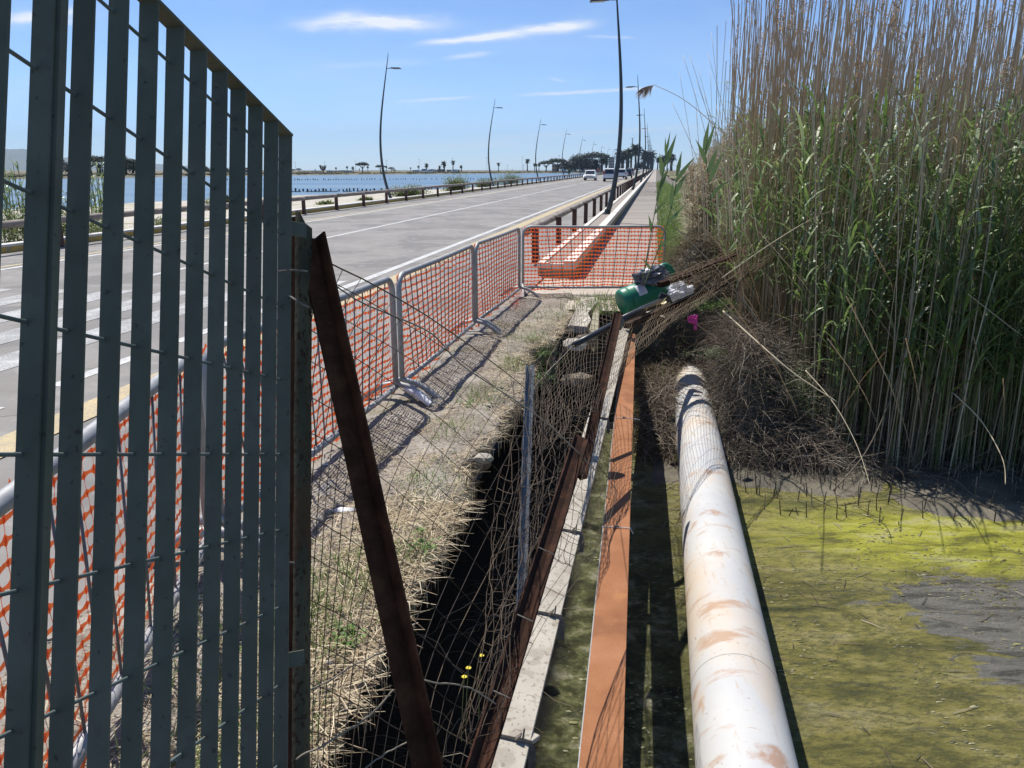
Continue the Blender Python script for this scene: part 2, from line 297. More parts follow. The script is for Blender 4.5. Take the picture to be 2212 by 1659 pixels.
def az_pt(x, D, z=0.):        # a far point given by its bearing
    r_ = ray(x, 367); r_ = r_/math.hypot(r_[0], r_[1]); return np.array([r_[0]*D, r_[1]*D, z])
def shoreD(x): return float(np.interp(x, [-900, -300, 0, 300, 627, 900, 1270, 1700, 2600, 3500], [190, 250, 312, 380, 480, 590, 860, 940, 1000, 800]))
mb = MB(); P = []
xs = list(range(-900, 3500, 25))
for x in xs:
    d0 = shoreD(x); row = []
    for k, (f, z) in enumerate(((0, -1.25), (4, -1.0), (9, -.55), (25, -.2), (60, .05), (200, .1), (2500, .2))):
        row.append(az_pt(x, d0+f*(1+.3*fbm(x*.02, k)), z+.15*fbm(x*.04, k*3)*(k > 1)))
    P.append(row)
mb.grid(P)
M['farland'] = mat('far_shore_soil', [(.07,.08,.035),(.14,.12,.07),(.24,.19,.13)], .05, .95, detail=8)
struct(mb.build('far_shore_ground', M['farland'], sm=True))
M['hill'] = mat('hill_scrub', [(.07,.09,.05),(.12,.13,.08)], .002, .95, detail=8)
mb = MB(); P = []
prof = [(-700, 55), (-400, 70), (-200, 52), (-60, 42), (0, 38), (60, 36), (110, 28), (140, 22), (185, 26), (215, 24), (290, 18), (330, 13), (400, 8), (470, 5), (560, 1.5), (640, -1)]
for x in range(-700, 640, 8):
    h = float(np.interp(x, [p[0] for p in prof], [p[1] for p in prof])) + 1.2*fbm(x*.03, 2.2)
    D = 12000; row = []
    for f, k in ((-2500, 0), (-1500, .3), (-700, .62), (0, 1), (1500, .8), (3000, .2)):
        row.append(az_pt(x, D+f, -5+max(h, -2)/F*12000*k*(1+.05*fbm(x*.06, f*.01))))
    P.append(row)
mb.grid(P); struct(mb.build('hills', M['hill'], sm=True))

# ------------------------------------------------------------------ road
def sheet(name, s0, s1, l0, l1, z, m, n=60):
    mb = MB(); ss = np.concatenate([np.linspace(s0, min(60, s1), max(2, n//2)), np.geomspace(60, s1, n//2)[1:]]) if s1 > 60 else np.linspace(s0, s1, n)
    mb.grid([[RP(s, l0, z), RP(s, l1, z)] for s in ss]); return mb.build(name, m)
struct(sheet('road', -9, 930, -14.7, -1.9, 0, M['asphalt']))
mb = MB()
mb.extr([(-14.75, -2.6), (-14.75, -.004), (-1.92, -.004), (-1.92, -2.6)], [RPn(-9, 0), RPn(13, 0)]); 
struct(mb.build('embankment_core', M['earth']))
def line(mb, s0, s1, l0, l1, z=.004):
    ss = np.linspace(s0, s1, max(2, int((s1-s0)/15)+2)); mb.grid([[RP(s, l0, z), RP(s, l1, z)] for s in ss])
mb = MB(); line(mb, 13.0, 95, -9.07, -8.93); line(mb, 100, 118, -9.07, -8.93); line(mb, 126, 400, -9.07, -8.93)
line(mb, -6, 900, -12.44, -12.28); line(mb, 12, 900, -5.03, -4.87); line(mb, -6, 4, -5.35, -5.2)
for a in np.arange(4.2, 12, 1.9): line(mb, a, a+1.25, -5.32, -5.17)
struct(mb.build('road_white_lines', M['white_paint']))
mb = MB(); line(mb, -6, 900, -12.75, -12.6); line(mb, -6, 900, -4.62, -4.27); struct(mb.build('road_yellow_lines', M['yellow_paint']))
mb = MB()
for l in (-11.4, -10.4, -9.35, -8.35, -7.35, -6.4): line(mb, 6.2+.12*l, 12.3+.1*l, l-.26, l+.26, .0045)
struct(mb.build('zebra_crossing', M['zebra']))
M['crack'] = mat('asphalt_crack', [(.03,.03,.03)], 5, .9)
mb = MB()
for k in range(26):
    s, l = random.uniform(2.5, 13), random.uniform(-9, -5.4); a = random.uniform(0, 6.28); pts = []
    for j in range(9):
        pts.append(RP(s, l, .0035)); a += random.uniform(-.7, .7); s += .09*math.cos(a)*1.5; l += .09*math.sin(a)*2
    mb.ribbon(pts, [.002]+[random.uniform(.006, .014) for _ in range(7)]+[.002], np.array([[EX, EY, 0]]*9))
struct(mb.build('road_cracks', M['crack']))
# left kerb
mb = MB(); pr = [(-14.98, -.6), (-14.98, .13), (-14.72, .13), (-14.72, -.6)]
def kerb(mb, pr, s0, s1):
    ss = [s0, 20, 40, 80, 160, 320, s1]; mb.extr([(a, b) for a, b in pr], [RP(s, 0, 0) for s in ss if s0 <= s <= s1])
kerb(mb, pr, -6, 900); struct(mb.build('left_kerb', M['kerb_yellow']))
mb = MB(); kerb(mb, [(-15.0, .132), (-15.0, .19), (-14.70, .19), (-14.70, .132)], -6, 900); struct(mb.build('left_kerb_top', M['kerb_white'], bev=.01))
# left verge down to the lagoon
mb = MB(); P = []
for s in list(np.arange(-8, 60, 1.5))+list(np.geomspace(60, 930, 50)):
    row = []
    sh = float(np.interp(s, [0, 60, 95, 130, 200], [36, 36, 29, 12, 7]))*(1+.1*fbm(s*.05, 1.1))
    for k in (0, .06, .2, .4, .6, .8, .95, 1.05, 1.2):
        z = -.12-1.02*smooth(k)**.8-.25*max(0, k-.95)*3+.06*fbm(s*.3, k*8)*(k > 0); row.append(RPn(s, -15.0-k*sh, z+GR*s*(1-min(k, 1))))
    P.append(row)
mb.grid(P); struct(mb.build('left_verge', M['sand'], sm=True))
# right kerb wall (raised planter like strip) and boardwalk
def ext(mb, s0, s1, pr):
    ss = [s for s in (s0, 30, 60, 120, 240, 480, s1) if s0 <= s <= s1]; mb.extr(pr, [RP(s, 0, 0) for s in ss])
mb = MB(); ext(mb, 14.35, 900, [(-2.03, -.7), (-2.03, .13), (-1.38, .13), (-1.38, -.7)]); struct(mb.build('right_kerb_wall', M['mossy']))
mb = MB(); ext(mb, 14.55, 900, [(-1.92, .131), (-1.92, .20), (-1.56, .20), (-1.56, .131)]); struct(mb.build('right_kerb_slats', M['kerb_wood']))
mb = MB(); ext(mb, 14.35, 900, [(-2.05, .132), (-2.05, .235), (-1.922, .235), (-1.922, .132)]); ext(mb, 14.33, 900, [(-1.558, .132), (-1.558, .28), (-1.35, .28), (-1.35, .132)])
mb.extr([(-1.92, .132), (-1.92, .225), (-1.56, .225), (-1.56, .132)], [RP(14.35, 0), RP(14.56, 0)])
struct(mb.build('right_kerb_caps', M['stone'], bev=.008))
mb = MB(); s = 14.4
while s < 120:
    w = .14; a = random.uniform(-.003, .003); mb.add([RP(s, -1.36, -.1+a), RP(s, .14, -.1+a), RP(s+w-.012, .14, -.1+a), RP(s+w-.012, -1.36, -.1+a), RP(s, -1.36, -.14), RP(s, .14, -.14)], [(0,1,2,3), (4,5,1,0)]); s += w
struct(mb.build('boardwalk', M['board']))
struct(sheet('boardwalk_far', 120, 900, -1.36, .14, -.1, M['boards']))
mb = MB(); mb.grid([[RP(s, l, -.13) for l in (-1.9, .12)] for s in np.linspace(14, 120, 20)]); struct(mb.build('boardwalk_base', M['mud']))

# pavement stub between the fence and the boardwalk
mb = MB(); P = []
for s in np.arange(11.0, 14.45, .15): P.append([RPn(s, l, .012+.012*fbm(s*2, l*2)-.1*smooth((l+.1)/.5)) for l in np.arange(-2.45, .35, .14)])
mb.grid(P); struct(mb.build('worn_concrete_pavement', mat('worn_pavement', [(.36,.31,.25),(.47,.42,.35)], 2, .9, bump=.4, bscale=40, speck=[(3, .58, (.26,.21,.15), .7)]), sm=True))

# ------------------------------------------------------------------ dirt shelf beside the barriers and its broken edge
def edgeL(s):
    e = -1.065 + .035*fbm(s*1.3, 3.3) + .035*fbm(s*5, 9.1, 0, 4)
    e -= .16*math.exp(-((s-5.0)/.35)**2) + .10*math.exp(-((s-6.0)/.3)**2) + .22*math.exp(-((s-8.2)/.6)**2)
    return e
def soilz(s, l):
    e = edgeL(s); u = (l+2.45)/(e+2.45)
    z = -.012+.042*smooth(u*4) + .025*fbm(s*1.5, l*1.5, 4.4) + .012*fbm(s*6, l*6, 2.2) - .04*smooth((u-.85)/.15)
    return z
mb = MB(); P = []
for s in np.arange(-1.5, 12.4, .045):
    e = edgeL(s); row = []
    for u in np.linspace(0, 1, 44):
        l = -2.45+(e+2.45)*u; row.append(RPn(s, l, soilz(s, l)))
    # overhanging lip, then the ragged earth face
    for dz, dl in ((-.03, .012), (-.07, -.015), (-.12, -.06)):
        row.append(RPn(s, e+dl+.012*fbm(s*9, dz*40), soilz(s, e)+dz+.012*fbm(s*7, dz*30)))
    P.append(row)
mb.grid(P); struct(mb.build('dirt_shelf', M['dirt'], sm=True))
mb = MB(); P = []
for s in np.arange(-1.5, 10.6, .06):
    e = edgeL(s); row = []
    for k, z in enumerate(np.linspace(-.05, -1.5, 22)):
        d = -.04-.05*smooth(k/4)-.5*smooth((k-3)/5)+.045*fbm(s*2.2, z*3, 5)+.03*fbm(s*7, z*7, 1, 3)
        row.append(RPn(s+.02*fbm(s*5, z*5, 8), e+d, z))
    P.append(row)
mb.grid(P); struct(mb.build('earth_bank_face', M['earth'], sm=True))

# canal bank, reed bed ground and verge on the right
HEAP = (11.75, .70)
def landz(s, l):
    q = smooth((l-.78)/.22); s0 = 8.05-.35*smooth((l-.6)/2)+.22*fbm(l*.9, 2.2)
    b = smooth((l-1.0)/1.6); w = .75*(1-b)+3.4*b; hm = 1.14*(1-b)+.55*b
    zr = -1.24+hm*smooth((s-s0)/w); zl = -1.24+1.14*smooth((s-10.6)/.7); zl = max(zl, -1.24+.40*smooth((s-s0)/.9)*smooth((l+.12)/.2)); z = zl*(1-q)+zr*q
    z = max(z, -1.17+.10*smooth((s-(s0-.75+.25*fbm(l*2, 8)))/.45)) if l > .1 else z
    z += 1.0*math.exp(-((s-HEAP[0])/(.62 if s < HEAP[0] else 1.0))**2-((l-HEAP[1])/.62)**2)
    if s > 12.4 and l < .3: z = min(z, -.18)
    z += (.06*fbm(s*1.1, l*1.1)+.02*fbm(s*5, l*5))*smooth((l+.6)/.8)
    if s > 24: z -= 1.2*smooth((l-3.6)/2.2)
    return z
mb = MB(); P = []
sg = list(np.arange(7.0, 15, .11))+list(np.arange(15, 30, .4))+list(np.geomspace(30, 930, 45))
lg = list(np.arange(-1.3, 4.5, .11))+list(np.linspace(4.6, 22, 40))
for s in sg: P.append([RPn(s, l, landz(s, l)+GR*max(0, s-14)) for l in lg])
mb.grid(P); struct(mb.build('canal_bank', M['mud'], sm=True))

def canal_mat():
    m = bpy.data.materials.new('algae_covered_water'); m.use_nodes = True; nt = m.node_tree; N = nt.nodes.new; L = nt.links.new; b = nt.nodes['Principled BSDF']
    tc = N('ShaderNodeTexCoord')
    def mapping(rot, sc, loc=(0,0,0)):
        mp = N('ShaderNodeMapping'); mp.inputs['Rotation'].default_value = (0,0,R(rot)); mp.inputs['Scale'].default_value = sc; mp.inputs['Location'].default_value = loc; L(tc.outputs['Object'], mp.inputs[0]); return mp.outputs[0]
    def nz(vec, scale, det=8, rough=.6, dist=0):
        t = N('ShaderNodeTexNoise'); t.inputs['Scale'].default_value = scale; t.inputs['Detail'].default_value = det; t.inputs['Roughness'].default_value = rough; t.inputs['Distortion'].default_value = dist; L(vec, t.inputs[0]); return t.outputs[0]
    def ramp(v, stops):
        c = N('ShaderNodeValToRGB'); e = c.color_ramp.elements
        while len(e) < len(stops): e.new(.5)
        for i, (p, q) in enumerate(stops): e[i].position = p; e[i].color = (tuple(q)+(1,)) if not isinstance(q, (int, float)) else (q,q,q,1)
        L(v, c.inputs[0]); return c.outputs[0]
    def mth(op, a, b2=None):
        n = N('ShaderNodeMath'); n.operation = op
        for i, v in enumerate((a, b2)):
            if v is None: continue
            if isinstance(v, (int, float)): n.inputs[i].default_value = v
            else: L(v, n.inputs[i])
        return n.outputs[0]
    def mix(f, a, c):
        x = N('ShaderNodeMix'); x.data_type = 'RGBA'
        if isinstance(f, (int, float)): x.inputs['Factor'].default_value = f
        else: L(f, x.inputs['Factor'])
        for k, v in (('A', a), ('B', c)):
            if isinstance(v, tuple): x.inputs[k].default_value = v+(1,)
            else: L(v, x.inputs[k])
        return x.outputs['Result']
    st = mapping(8, (.55, 1.5, 1)); so_ = mapping(0, (1,1,1))
    flow = nz(st, 1.9, 14, .72, .55); fine = nz(mapping(8, (.8, 1.6, 1)), 16, 9, .75, .4); blotch = nz(so_, .9, 6, .55, .8)
    alg = ramp(flow, [(.34, (.045,.048,.018)), (.43, (.13,.12,.034)), (.50, (.22,.195,.055)), (.57, (.27,.235,.09)), (.67, (.34,.30,.16))])
    alg = mix(ramp(fine, [(.46, 0.), (.60, .75)]), alg, (.06,.068,.03))
    sx = N('ShaderNodeSeparateXYZ'); L(tc.outputs['Object'], sx.inputs[0]); X, Y = sx.outputs[0], sx.outputs[1]
    # vivid band of fresh algae below the reeds
    dy = mth('ADD', mth('SUBTRACT', Y, 6.15), mth('MULTIPLY', mth('SUBTRACT', blotch, .5), 1.6)); band = mth('EXPONENT', mth('MULTIPLY', mth('MULTIPLY', dy, dy), -3.6))
    band = mth('MULTIPLY', band, ramp(mth('MULTIPLY', mth('SUBTRACT', X, 1.5), .6), [(0, 0.), (1, 1.)]))
    viv = ramp(nz(st, 3.2, 8, .6, .5), [(.36, (.11,.11,.025)), (.45, (.25,.25,.03)), (.55, (.38,.38,.05)), (.64, (.42,.40,.16))])
    alg = mix(mth('MINIMUM', mth('MULTIPLY', band, 1.15), 1.0), alg, viv)
    # bare grey film patches
    def spot(cx, cy, rx, ry):
        a = mth('DIVIDE', mth('SUBTRACT', X, cx), rx); c = mth('DIVIDE', mth('SUBTRACT', Y, cy), ry)
        return mth('EXPONENT', mth('MULTIPLY', mth('ADD', mth('MULTIPLY', a, a), mth('MULTIPLY', c, c)), -1))
    g = mth('MAXIMUM', spot(3.35, 5.0, .75, .55), spot(3.55, 4.35, .7, .45)); g = mth('MAXIMUM', g, spot(4.6, 3.6, 1.1, .5))
    g = mth('ADD', g, mth('MULTIPLY', mth('SUBTRACT', nz(st, 3.5, 12, .7, .8), .5), 1.9))
    gm = ramp(g, [(.47, 0.), (.51, 1.)])
    # murky open water under the pipes
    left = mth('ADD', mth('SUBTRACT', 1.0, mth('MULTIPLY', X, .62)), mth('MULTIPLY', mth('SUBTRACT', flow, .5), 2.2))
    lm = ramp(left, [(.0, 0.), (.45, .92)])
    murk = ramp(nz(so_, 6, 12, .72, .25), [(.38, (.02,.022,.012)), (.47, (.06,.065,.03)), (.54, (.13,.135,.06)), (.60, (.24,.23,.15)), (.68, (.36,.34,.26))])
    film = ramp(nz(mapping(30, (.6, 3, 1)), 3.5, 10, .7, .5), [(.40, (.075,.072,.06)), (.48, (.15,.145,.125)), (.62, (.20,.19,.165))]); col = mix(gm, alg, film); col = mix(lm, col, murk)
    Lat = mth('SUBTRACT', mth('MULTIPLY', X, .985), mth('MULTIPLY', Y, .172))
    trench_shade = ramp(mth('ADD', mth('MULTIPLY', mth('ADD', Lat, .42), 6), mth('SUBTRACT', flow, .0)), [(.0, 1.), (.6, 0.)]); col = mix(trench_shade, col, (.010,.010,.008))  # deep shade of the trench painted into the water colour, near black
    specks = ramp(nz(so_, 26, 6, .7), [(.66, 0.), (.70, .7)]); col = mix(specks, col, (.07,.07,.05))
    lines = ramp(nz(mapping(-32, (.5, 5, 1)), 2.2, 8, .6, .3), [(.60, 0.), (.635, .55), (.66, 0.)]); col = mix(lines, col, (.05,.055,.045))
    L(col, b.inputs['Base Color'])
    rg = mix(gm, (.45,.45,.45), (.24,.24,.24)); rg = mix(lm, rg, (.10,.10,.10)); L(rg, b.inputs['Roughness'])
    b.inputs['IOR'].default_value = 1.36
    bp = N('ShaderNodeBump'); bp.inputs['Strength'].default_value = 1.; bp.inputs['Distance'].default_value = .03; L(mth('ADD', fine, mth('MULTIPLY', nz(so_, 30, 6), .5)), bp.inputs['Height']); L(bp.outputs[0], b.inputs['Normal'])
    return m
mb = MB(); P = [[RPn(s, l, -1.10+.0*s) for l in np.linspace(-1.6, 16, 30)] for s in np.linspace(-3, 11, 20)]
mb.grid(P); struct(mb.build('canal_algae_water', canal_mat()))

# ================================================================== OBJECTS
# ------------------------------------------------------------------ grille gate close to the camera
def cvec(a, b, c): return np.array([a, b*SP_+c*CP, b*CP-c*SP_])
gr = nrm(cvec(.1215, -.088, 1.0)); gu = cvec(-.0114, .9896, .1438); gu = nrm(gu-gr*np.dot(gu, gr)); gn = nrm(np.cross(gr, gu))
if gn[0] < 0: gn = -gn
G0 = PD(627, 981, 1.40)
def GP(a, u, n=0.): return G0+gr*a+gu*u+gn*n
gate = thing('fence_gate', 'tall grey green steel grille of upright flat bars on the left, close to the camera', 'gate', GP(0, -1.2))
for k in range(0, 13):
    a = -k*.0622
    mb = MB(); th = .003
    mb.beam(GP(a-.0015, -1.2, -.0125), GP(a-.0015+random.uniform(-.0012, .0012), .578, -.0125+random.uniform(-.0006, .0006)), .025, th, up=gr+gn*random.uniform(-.06, .06)); o = mb.build('flat_bar', M['gate'], gate)
    if k == 10:
        mb = MB(); mb.beam(GP(a+.006, -1.2, -.010), GP(a+.006, .578, -.010), .030, .011, up=gr); mb.build('frame_stile', M['gate'], gate)
mb = MB(); mb.beam(GP(-.80, .580, -.0125), GP(.002, .580, -.0125), .026, .004, up=gu); mb.build('top_rail', M['gate'], gate)
for k in range(-8, 5):
    mb = MB(); mb.tube([GP(-.80, .132*k, -.0185), GP(.003, .132*k, -.0185)], .0023, 8)
    if .132*k < .56: mb.build('cross_rod', M['gate_rod'], gate)
for u in (.415, -.36):
    mb = MB(); mb.beam(GP(.012, u, -.030), GP(.05, u, .008), .003, .027, up=gu); mb.build('clamp', M['gate'], gate, bev=.001)
post = thing('gate_post', 'rust pitted green steel post holding the grille gate', 'post', PD(645, 981, 1.47)-gu*1.3)
PB = PD(645, 981, 1.47)
mb = MB(); mb.extr([(-.046, -.002), (-.046, .002), (-.010, .002), (-.010, -.002)], [PB-gu*1.3+gr*.012, PB+gu*.452+gr*.012], up=-gr); mb.build('inner_flange', M['rust_dark'], post)
mb = MB(); P = []
for u in np.linspace(-1.3, .462, 60):
    w = .0005*fbm(u*9, 0)*3; P.append([PB+gu*u-gn*(.0102+w)+gr*.002, PB+gu*(u-.004)+gr*-.004, PB+gu*(u-.028)+gn*(.013+w)+gr*-.003, PB+gu*(u-.028)+gn*(.013+w)+gr*.03])
mb.grid(P); mb.build('web', M['rust_green'], post, sm=True)
for (x0, y0, x1, y1, d, sag) in ((583, 589, 664, 586, 1.43, 4), (617, 632, 668, 664, 1.43, -3), (560, 1222, 636, 1216, 1.42, 5)):
    mb = MB(); mb.tube([PD(x0+(x1-x0)*t, y0+(y1-y0)*t-sag*math.sin(math.pi*t), d-.02*math.sin(math.pi*t)) for t in np.linspace(0, 1, 9)], .0017, 6)
    mb.build('tie_wire', M['strap'], post)
brace = thing('rusty_brace', 'dark rusty angle iron brace leaning down and right from the gate post', 'brace', PD(935, 1720, 1.42))
mb = MB(); a_, b_ = PD(672, 508, 1.52), PD(940, 1730, 1.42); lp = [(-.024, -.024), (.024, -.024), (.024, -.019), (-.019, -.019), (-.019, .024), (-.024, .024)]
lp = [(x*.84*math.cos(.75)-y*.84*math.sin(.75), x*.84*math.sin(.75)+y*.84*math.cos(.75)) for x, y in lp]
mb.extr(lp, [a_+(b_-a_)*t for t in np.linspace(0, 1, 12)], up=(0, -1, .1)); mb.build('angle_bar', M['rust_dark'], brace)
# posts and members further on
def angle_post(name, label, p0, p1, w=.05, up=(0, -1, .2), rot=.7, m='rust_deep', cat='post'):
    t = thing(name, label, cat, p1)
    q = w/2; lp = [(-q, -q), (q, -q), (q, -q+.006), (-q+.006, -q+.006), (-q+.006, q), (-q, q)]
    lp = [(x*math.cos(rot)-y*math.sin(rot), x*math.sin(rot)+y*math.cos(rot)) for x, y in lp]
    mb = MB(); mb.extr(lp, [np.asarray(p0)+(np.asarray(p1)-np.asarray(p0))*k for k in np.linspace(0, 1, 10)], up=up); mb.build('angle_bar', M[m], t); return t
lo_post = angle_post('rusty_fence_post', 'thick dark rusty fence post with flat cut top, tangled in wire beside the cream duct', PD(1256, 945, 2.75), PD(1020, 1700, 1.72), .04)
mb = MB(); a_, b_ = PD(1256, 946, 2.77), PD(1020, 1700, 1.74); mb.beam(a_, b_, .040, .012, up=(0, -1, .2)); mb.build('web_plate', M['rust_deep'], lo_post)
for (x, y, d) in ((1134, 1335, 1.98), (1083, 1500, 1.84), (1180, 1190, 2.2)): mb = MB(); mb.tube([PD(x-17, y-8, d-.03), PD(x, y, d-.035), PD(x+17, y+8, d-.03)], .0015, 5); mb.build('tie_wire', M['wire_pale'], lo_post)
up_post = angle_post('rusty_fence_post', 'thin dark rusty fence post leaning against the black conduit below the green jug', PD(1336, 676, 6.2), PD(1256, 1030, 4.9), .052)
mb = MB(); mb.beam(PD(1336, 678, 6.22), PD(1256, 1030, 4.92), .045, .01, up=(0, -1, .2)); mb.build('web_plate', M['rust_deep'], up_post)
gp = thing('galvanised_post', 'blue grey galvanised channel post standing at the edge of the dark trench', 'post', PD(1122, 1420, 2.5))
mb = MB(); mb.extr([(-.016, -.008), (.016, -.008), (.016, .008), (.013, .008), (.013, -.005), (-.013, -.005), (-.013, .008), (-.016, .008)], [PD(1145, 787, 2.95), PD(1122, 1420, 2.5)], up=(0, -1, .2)); mb.build('channel', M['galv_post'], gp)
mb = MB(); mb.blob(PD(1147, 797, 2.93), .003, 1); mb.build('bolt', M['tie'], gp)
mb = MB(); mb.tube([PD(1131, 838, 2.93), PD(1142, 834, 2.91), PD(1158, 846, 2.93)], .0013, 5); mb.build('tie_wire', M['galv_old'], gp)

# ------------------------------------------------------------------ crowd barriers
def barrier(p0, p1, label, h=1.06, zb=.17, tiltn=0, nb=15, rt=.0195, feet=(1, 1)):
    p0, p1 = np.array(p0, float), np.array(p1, float); L_ = np.linalg.norm(p1-p0); d = (p1-p0)/L_; n = nrm(np.cross(d, (0, 0, 1)))
    t = thing('crowd_barrier', label, 'barrier', p0, group='galvanised crowd barriers beside the road')
    U = np.array([0, 0, 1.])
    def Q(a, z, o=0.): return p0+d*a+U*z+n*o
    c = .13; pts = [Q(0, zb)]
    pts.append(Q(0, h-c))
    for k in range(1, 6): a = k/6*math.pi/2; pts.append(Q(c-c*math.cos(a), h-c+c*math.sin(a)))
    pts.append(Q(c, h)); pts.append(Q(L_/2, h-.006)); pts.append(Q(L_-c, h))
    for k in range(1, 6): a = k/6*math.pi/2; pts.append(Q(L_-c+c*math.sin(a), h-c+c*math.cos(a)))
    pts.append(Q(L_, h-c)); pts.append(Q(L_, zb))
    mb = MB(); mb.tube(pts, rt, 12); mb.tube([Q(0, zb), Q(L_*.5, zb-.008), Q(L_, zb)], rt, 12); mb.build('frame', M['galv_old'], t, sm=True)
    for k in range(1, nb+1):
        a = L_*k/(nb+1); m_ = L_/2; off = (m_-a)*.16
        mb = MB(); mb.tube([Q(a, h-.01), Q(a+off, zb)], .0055, 6); mb.build('upright_bar', M['bar_dark'], t, sm=True)
    for j, a in enumerate((.0, L_)):
        if not feet[j]: continue
        mb = MB(); z0 = .155
        pts = [Q(a, .005, -.33), Q(a, .02, -.315), Q(a, .09, -.23), Q(a, .15, -.13), Q(a, .18, 0), Q(a, .15, .13), Q(a, .09, .23), Q(a, .02, .315), Q(a, .005, .33)]
        mb.tube(pts, rt, 10); mb.build('foot', M['galv_old'], t, sm=True)
        mb = MB(); b = .02 if j == 0 else -.02; mb.beam(Q(a+b, .42, .01), Q(a+b, .56, .01), .018, .03); mb.build('hook', M['galv'], t)
    return t, Q, L_
def GZ(s, l): return RPn(s, l, soilz(s, l)+.005 if l > -2.4 else .0)
B = [('A', RPn(.35, -1.30), RPn(3.30, -2.09)), ('B', RPn(3.45, -2.12), RPn(6.16, -2.06)), ('C', RPn(6.30, -2.05), RPn(9.07, -2.04)), ('D', RPn(9.20, -2.04), RPn(11.92, -1.97)), ('E', np.array((.17, 12.42, .0)), np.array((2.36, 12.45, .0)))]
LB = {'A': 'nearest crowd barrier, seen through the bars of the grille gate', 'B': 'second crowd barrier, partly hidden by the gate and the leaning rusty brace',
      'C': 'middle crowd barrier between the curved-foot post and the next joint', 'D': 'fourth crowd barrier, the short looking one ending at the corner',
      'E': 'crowd barrier set across the pavement, facing the camera'}
NL = {'A': 'orange safety net on the nearest barrier behind the gate bars', 'B': 'orange safety net hung on the barrier behind the wire fence and brace', 'C': 'orange safety net on the middle barrier',
      'D': 'orange safety net on the last roadside barrier before the corner', 'E': 'orange safety net on the barrier facing the camera across the pavement'}
def net(Q, L_, label, seed, off, cell=.062, h0=.10, h1=1.04, bunch=.5):
    mb = MB(); nx = int(L_/cell*1.12); ny = 17; r0 = random.Random(seed)
    def PT(i, j):      # i along, j up (floats)
        a = i/nx*(L_-.04)+.02; f = j/ny
        z = h0+(h1-h0)*(f**1.12) + .02*math.sin(a*2.3+seed) * (1-f) + .008*fbm(a*5, f*5, seed)
        a += .012*fbm(a*3, f*6, seed+5) + .02*math.sin(f*5+seed)*.3
        o = off + .018*fbm(a*2.2, f*2.5, seed+9) + .012*fbm(a*7, f*7, seed+2) + (1-f)**6*.03*math.sin(a*17)
        return Q(a, z, o)
    for j in range(ny+1):
        hw = .0115 if j < ny else .022
        k = 4; pts_u, pts_d = [], []
        for q in range(nx*k+1):
            t = q/k; c = abs(math.cos(math.pi*t)); w = hw*(.60+.80*c**6)
            p = PT(t, j); w *= 1+.25*math.sin(q*1.7+j*3)
            pts_u.append(p+np.array([0, 0, w])); pts_d.append(p-np.array([0, 0, w]))
        n = len(pts_u); mb.add(pts_u+pts_d, [(q, q+1, n+q+1, n+q) for q in range(n-1)])
    dirx = nrm(Q(1, 0)-Q(0, 0))
    for i in range(nx+1):
        for j in range(ny):
            if r0.random() < .012: continue
            bow = r0.uniform(-.1, .1)
            pts = [PT(i+bow*math.sin(math.pi*t), j+t) for t in (0, .14, .5, .86, 1)]
            mb.ribbon(pts, [.015, .0048, .0034, .0048, .015], np.tile(dirx, (5, 1)))
    o = mb.build('safety_net', M['net']); tag(o, label, 'safety net', 'orange plastic nets on the barriers'); return o
for i, (k, p0, p1) in enumerate(B):
    t, Q, L_ = barrier(p0, p1, LB[k], rt={'A': .029, 'B': .025, 'C': .023, 'D': .022, 'E': .019}[k], nb=(11 if k == 'E' else 16), zb=.15 if k != 'E' else .13, feet=(1, 1) if k != 'E' else (1, 1))
    net(Q, L_, NL[k], i+1, {'A': -.036, 'B': -.031}.get(k, -.027))
# loose torn end of net at the corner
mb = MB()
for k in range(46):
    c = PZ(1112+random.uniform(-14, 16), 628+random.uniform(-12, 34), .12); a = random.uniform(0, 6.28); ln = random.uniform(.04, .14)
    pts = [c+np.array([math.cos(a)*ln*t, math.sin(a)*ln*t*.5, -.16*t*t*ln*6]) for t in (-.5, 0, .5, 1)]
    mb.ribbon(pts, [.006, .008, .006, .003], np.tile(nrm(rng.normal(size=3)), (4, 1)))
tag(mb.build('net_scrap', M['net']), 'torn bunch of orange net hanging at the corner foot of the barriers', 'net scrap')
mb = MB()
mb.tube([RPn(6.16, -1.98, .14), RPn(6.12, -1.86, .10), RPn(6.07, -1.74, .035)], [.026, .027, .025], 12)
for q in range(14):
    t = q/13; p = RPn(6.16, -1.98, .14)*(1-t)+RPn(6.10, -1.80, .07)*t; mb.tube([p, p+np.array([.006, -.002, -.004])], .0295, 12)
tag(mb.build('plastic_sleeve', M['paper'], sm=False), 'white ribbed plastic sleeve on the curved foot of the second barrier', 'sleeve')

# ------------------------------------------------------------------ guard rails
def guardrail(name, label, s_list, lpost, lrail, rz, rr, zt):
    t = thing(name, label, 'guard rail', RP(s_list[0], lpost))
    for s in s_list[:99]:
        mb = MB(); mb.beam(RP(s, lpost, -.05), RP(s, lpost, zt), .13, .11, up=(EX, EY, 0)); mb.build('post', M['rail_post'], t, bev=.004 if s < 60 else 0)
        if s < 60:
            mb = MB(); mb.box(-.09, .09, -.08, .08, 0, .012); mb.v = [tuple(RP(s, lpost, .0)+np.array(v)) for v in mb.v]; mb.build('base_plate', M['rail_post'], t)
    mb = MB(); segs = []
    step = s_list[1]-s_list[0]
    for s in s_list[:99]:
        pts = []; n = 6
        for q in range(n+1):
            x = s-.25+(step+.12)*q/n; pts.append(RP(x, lrail+.008*fbm(x, lrail), rz+.008*fbm(x*1.3, 4)))
        mb.tube(pts, rr*(1+.06*random.random()), 10)
    mb.build('log_rail', M['log'], t, sm=True)
    return t
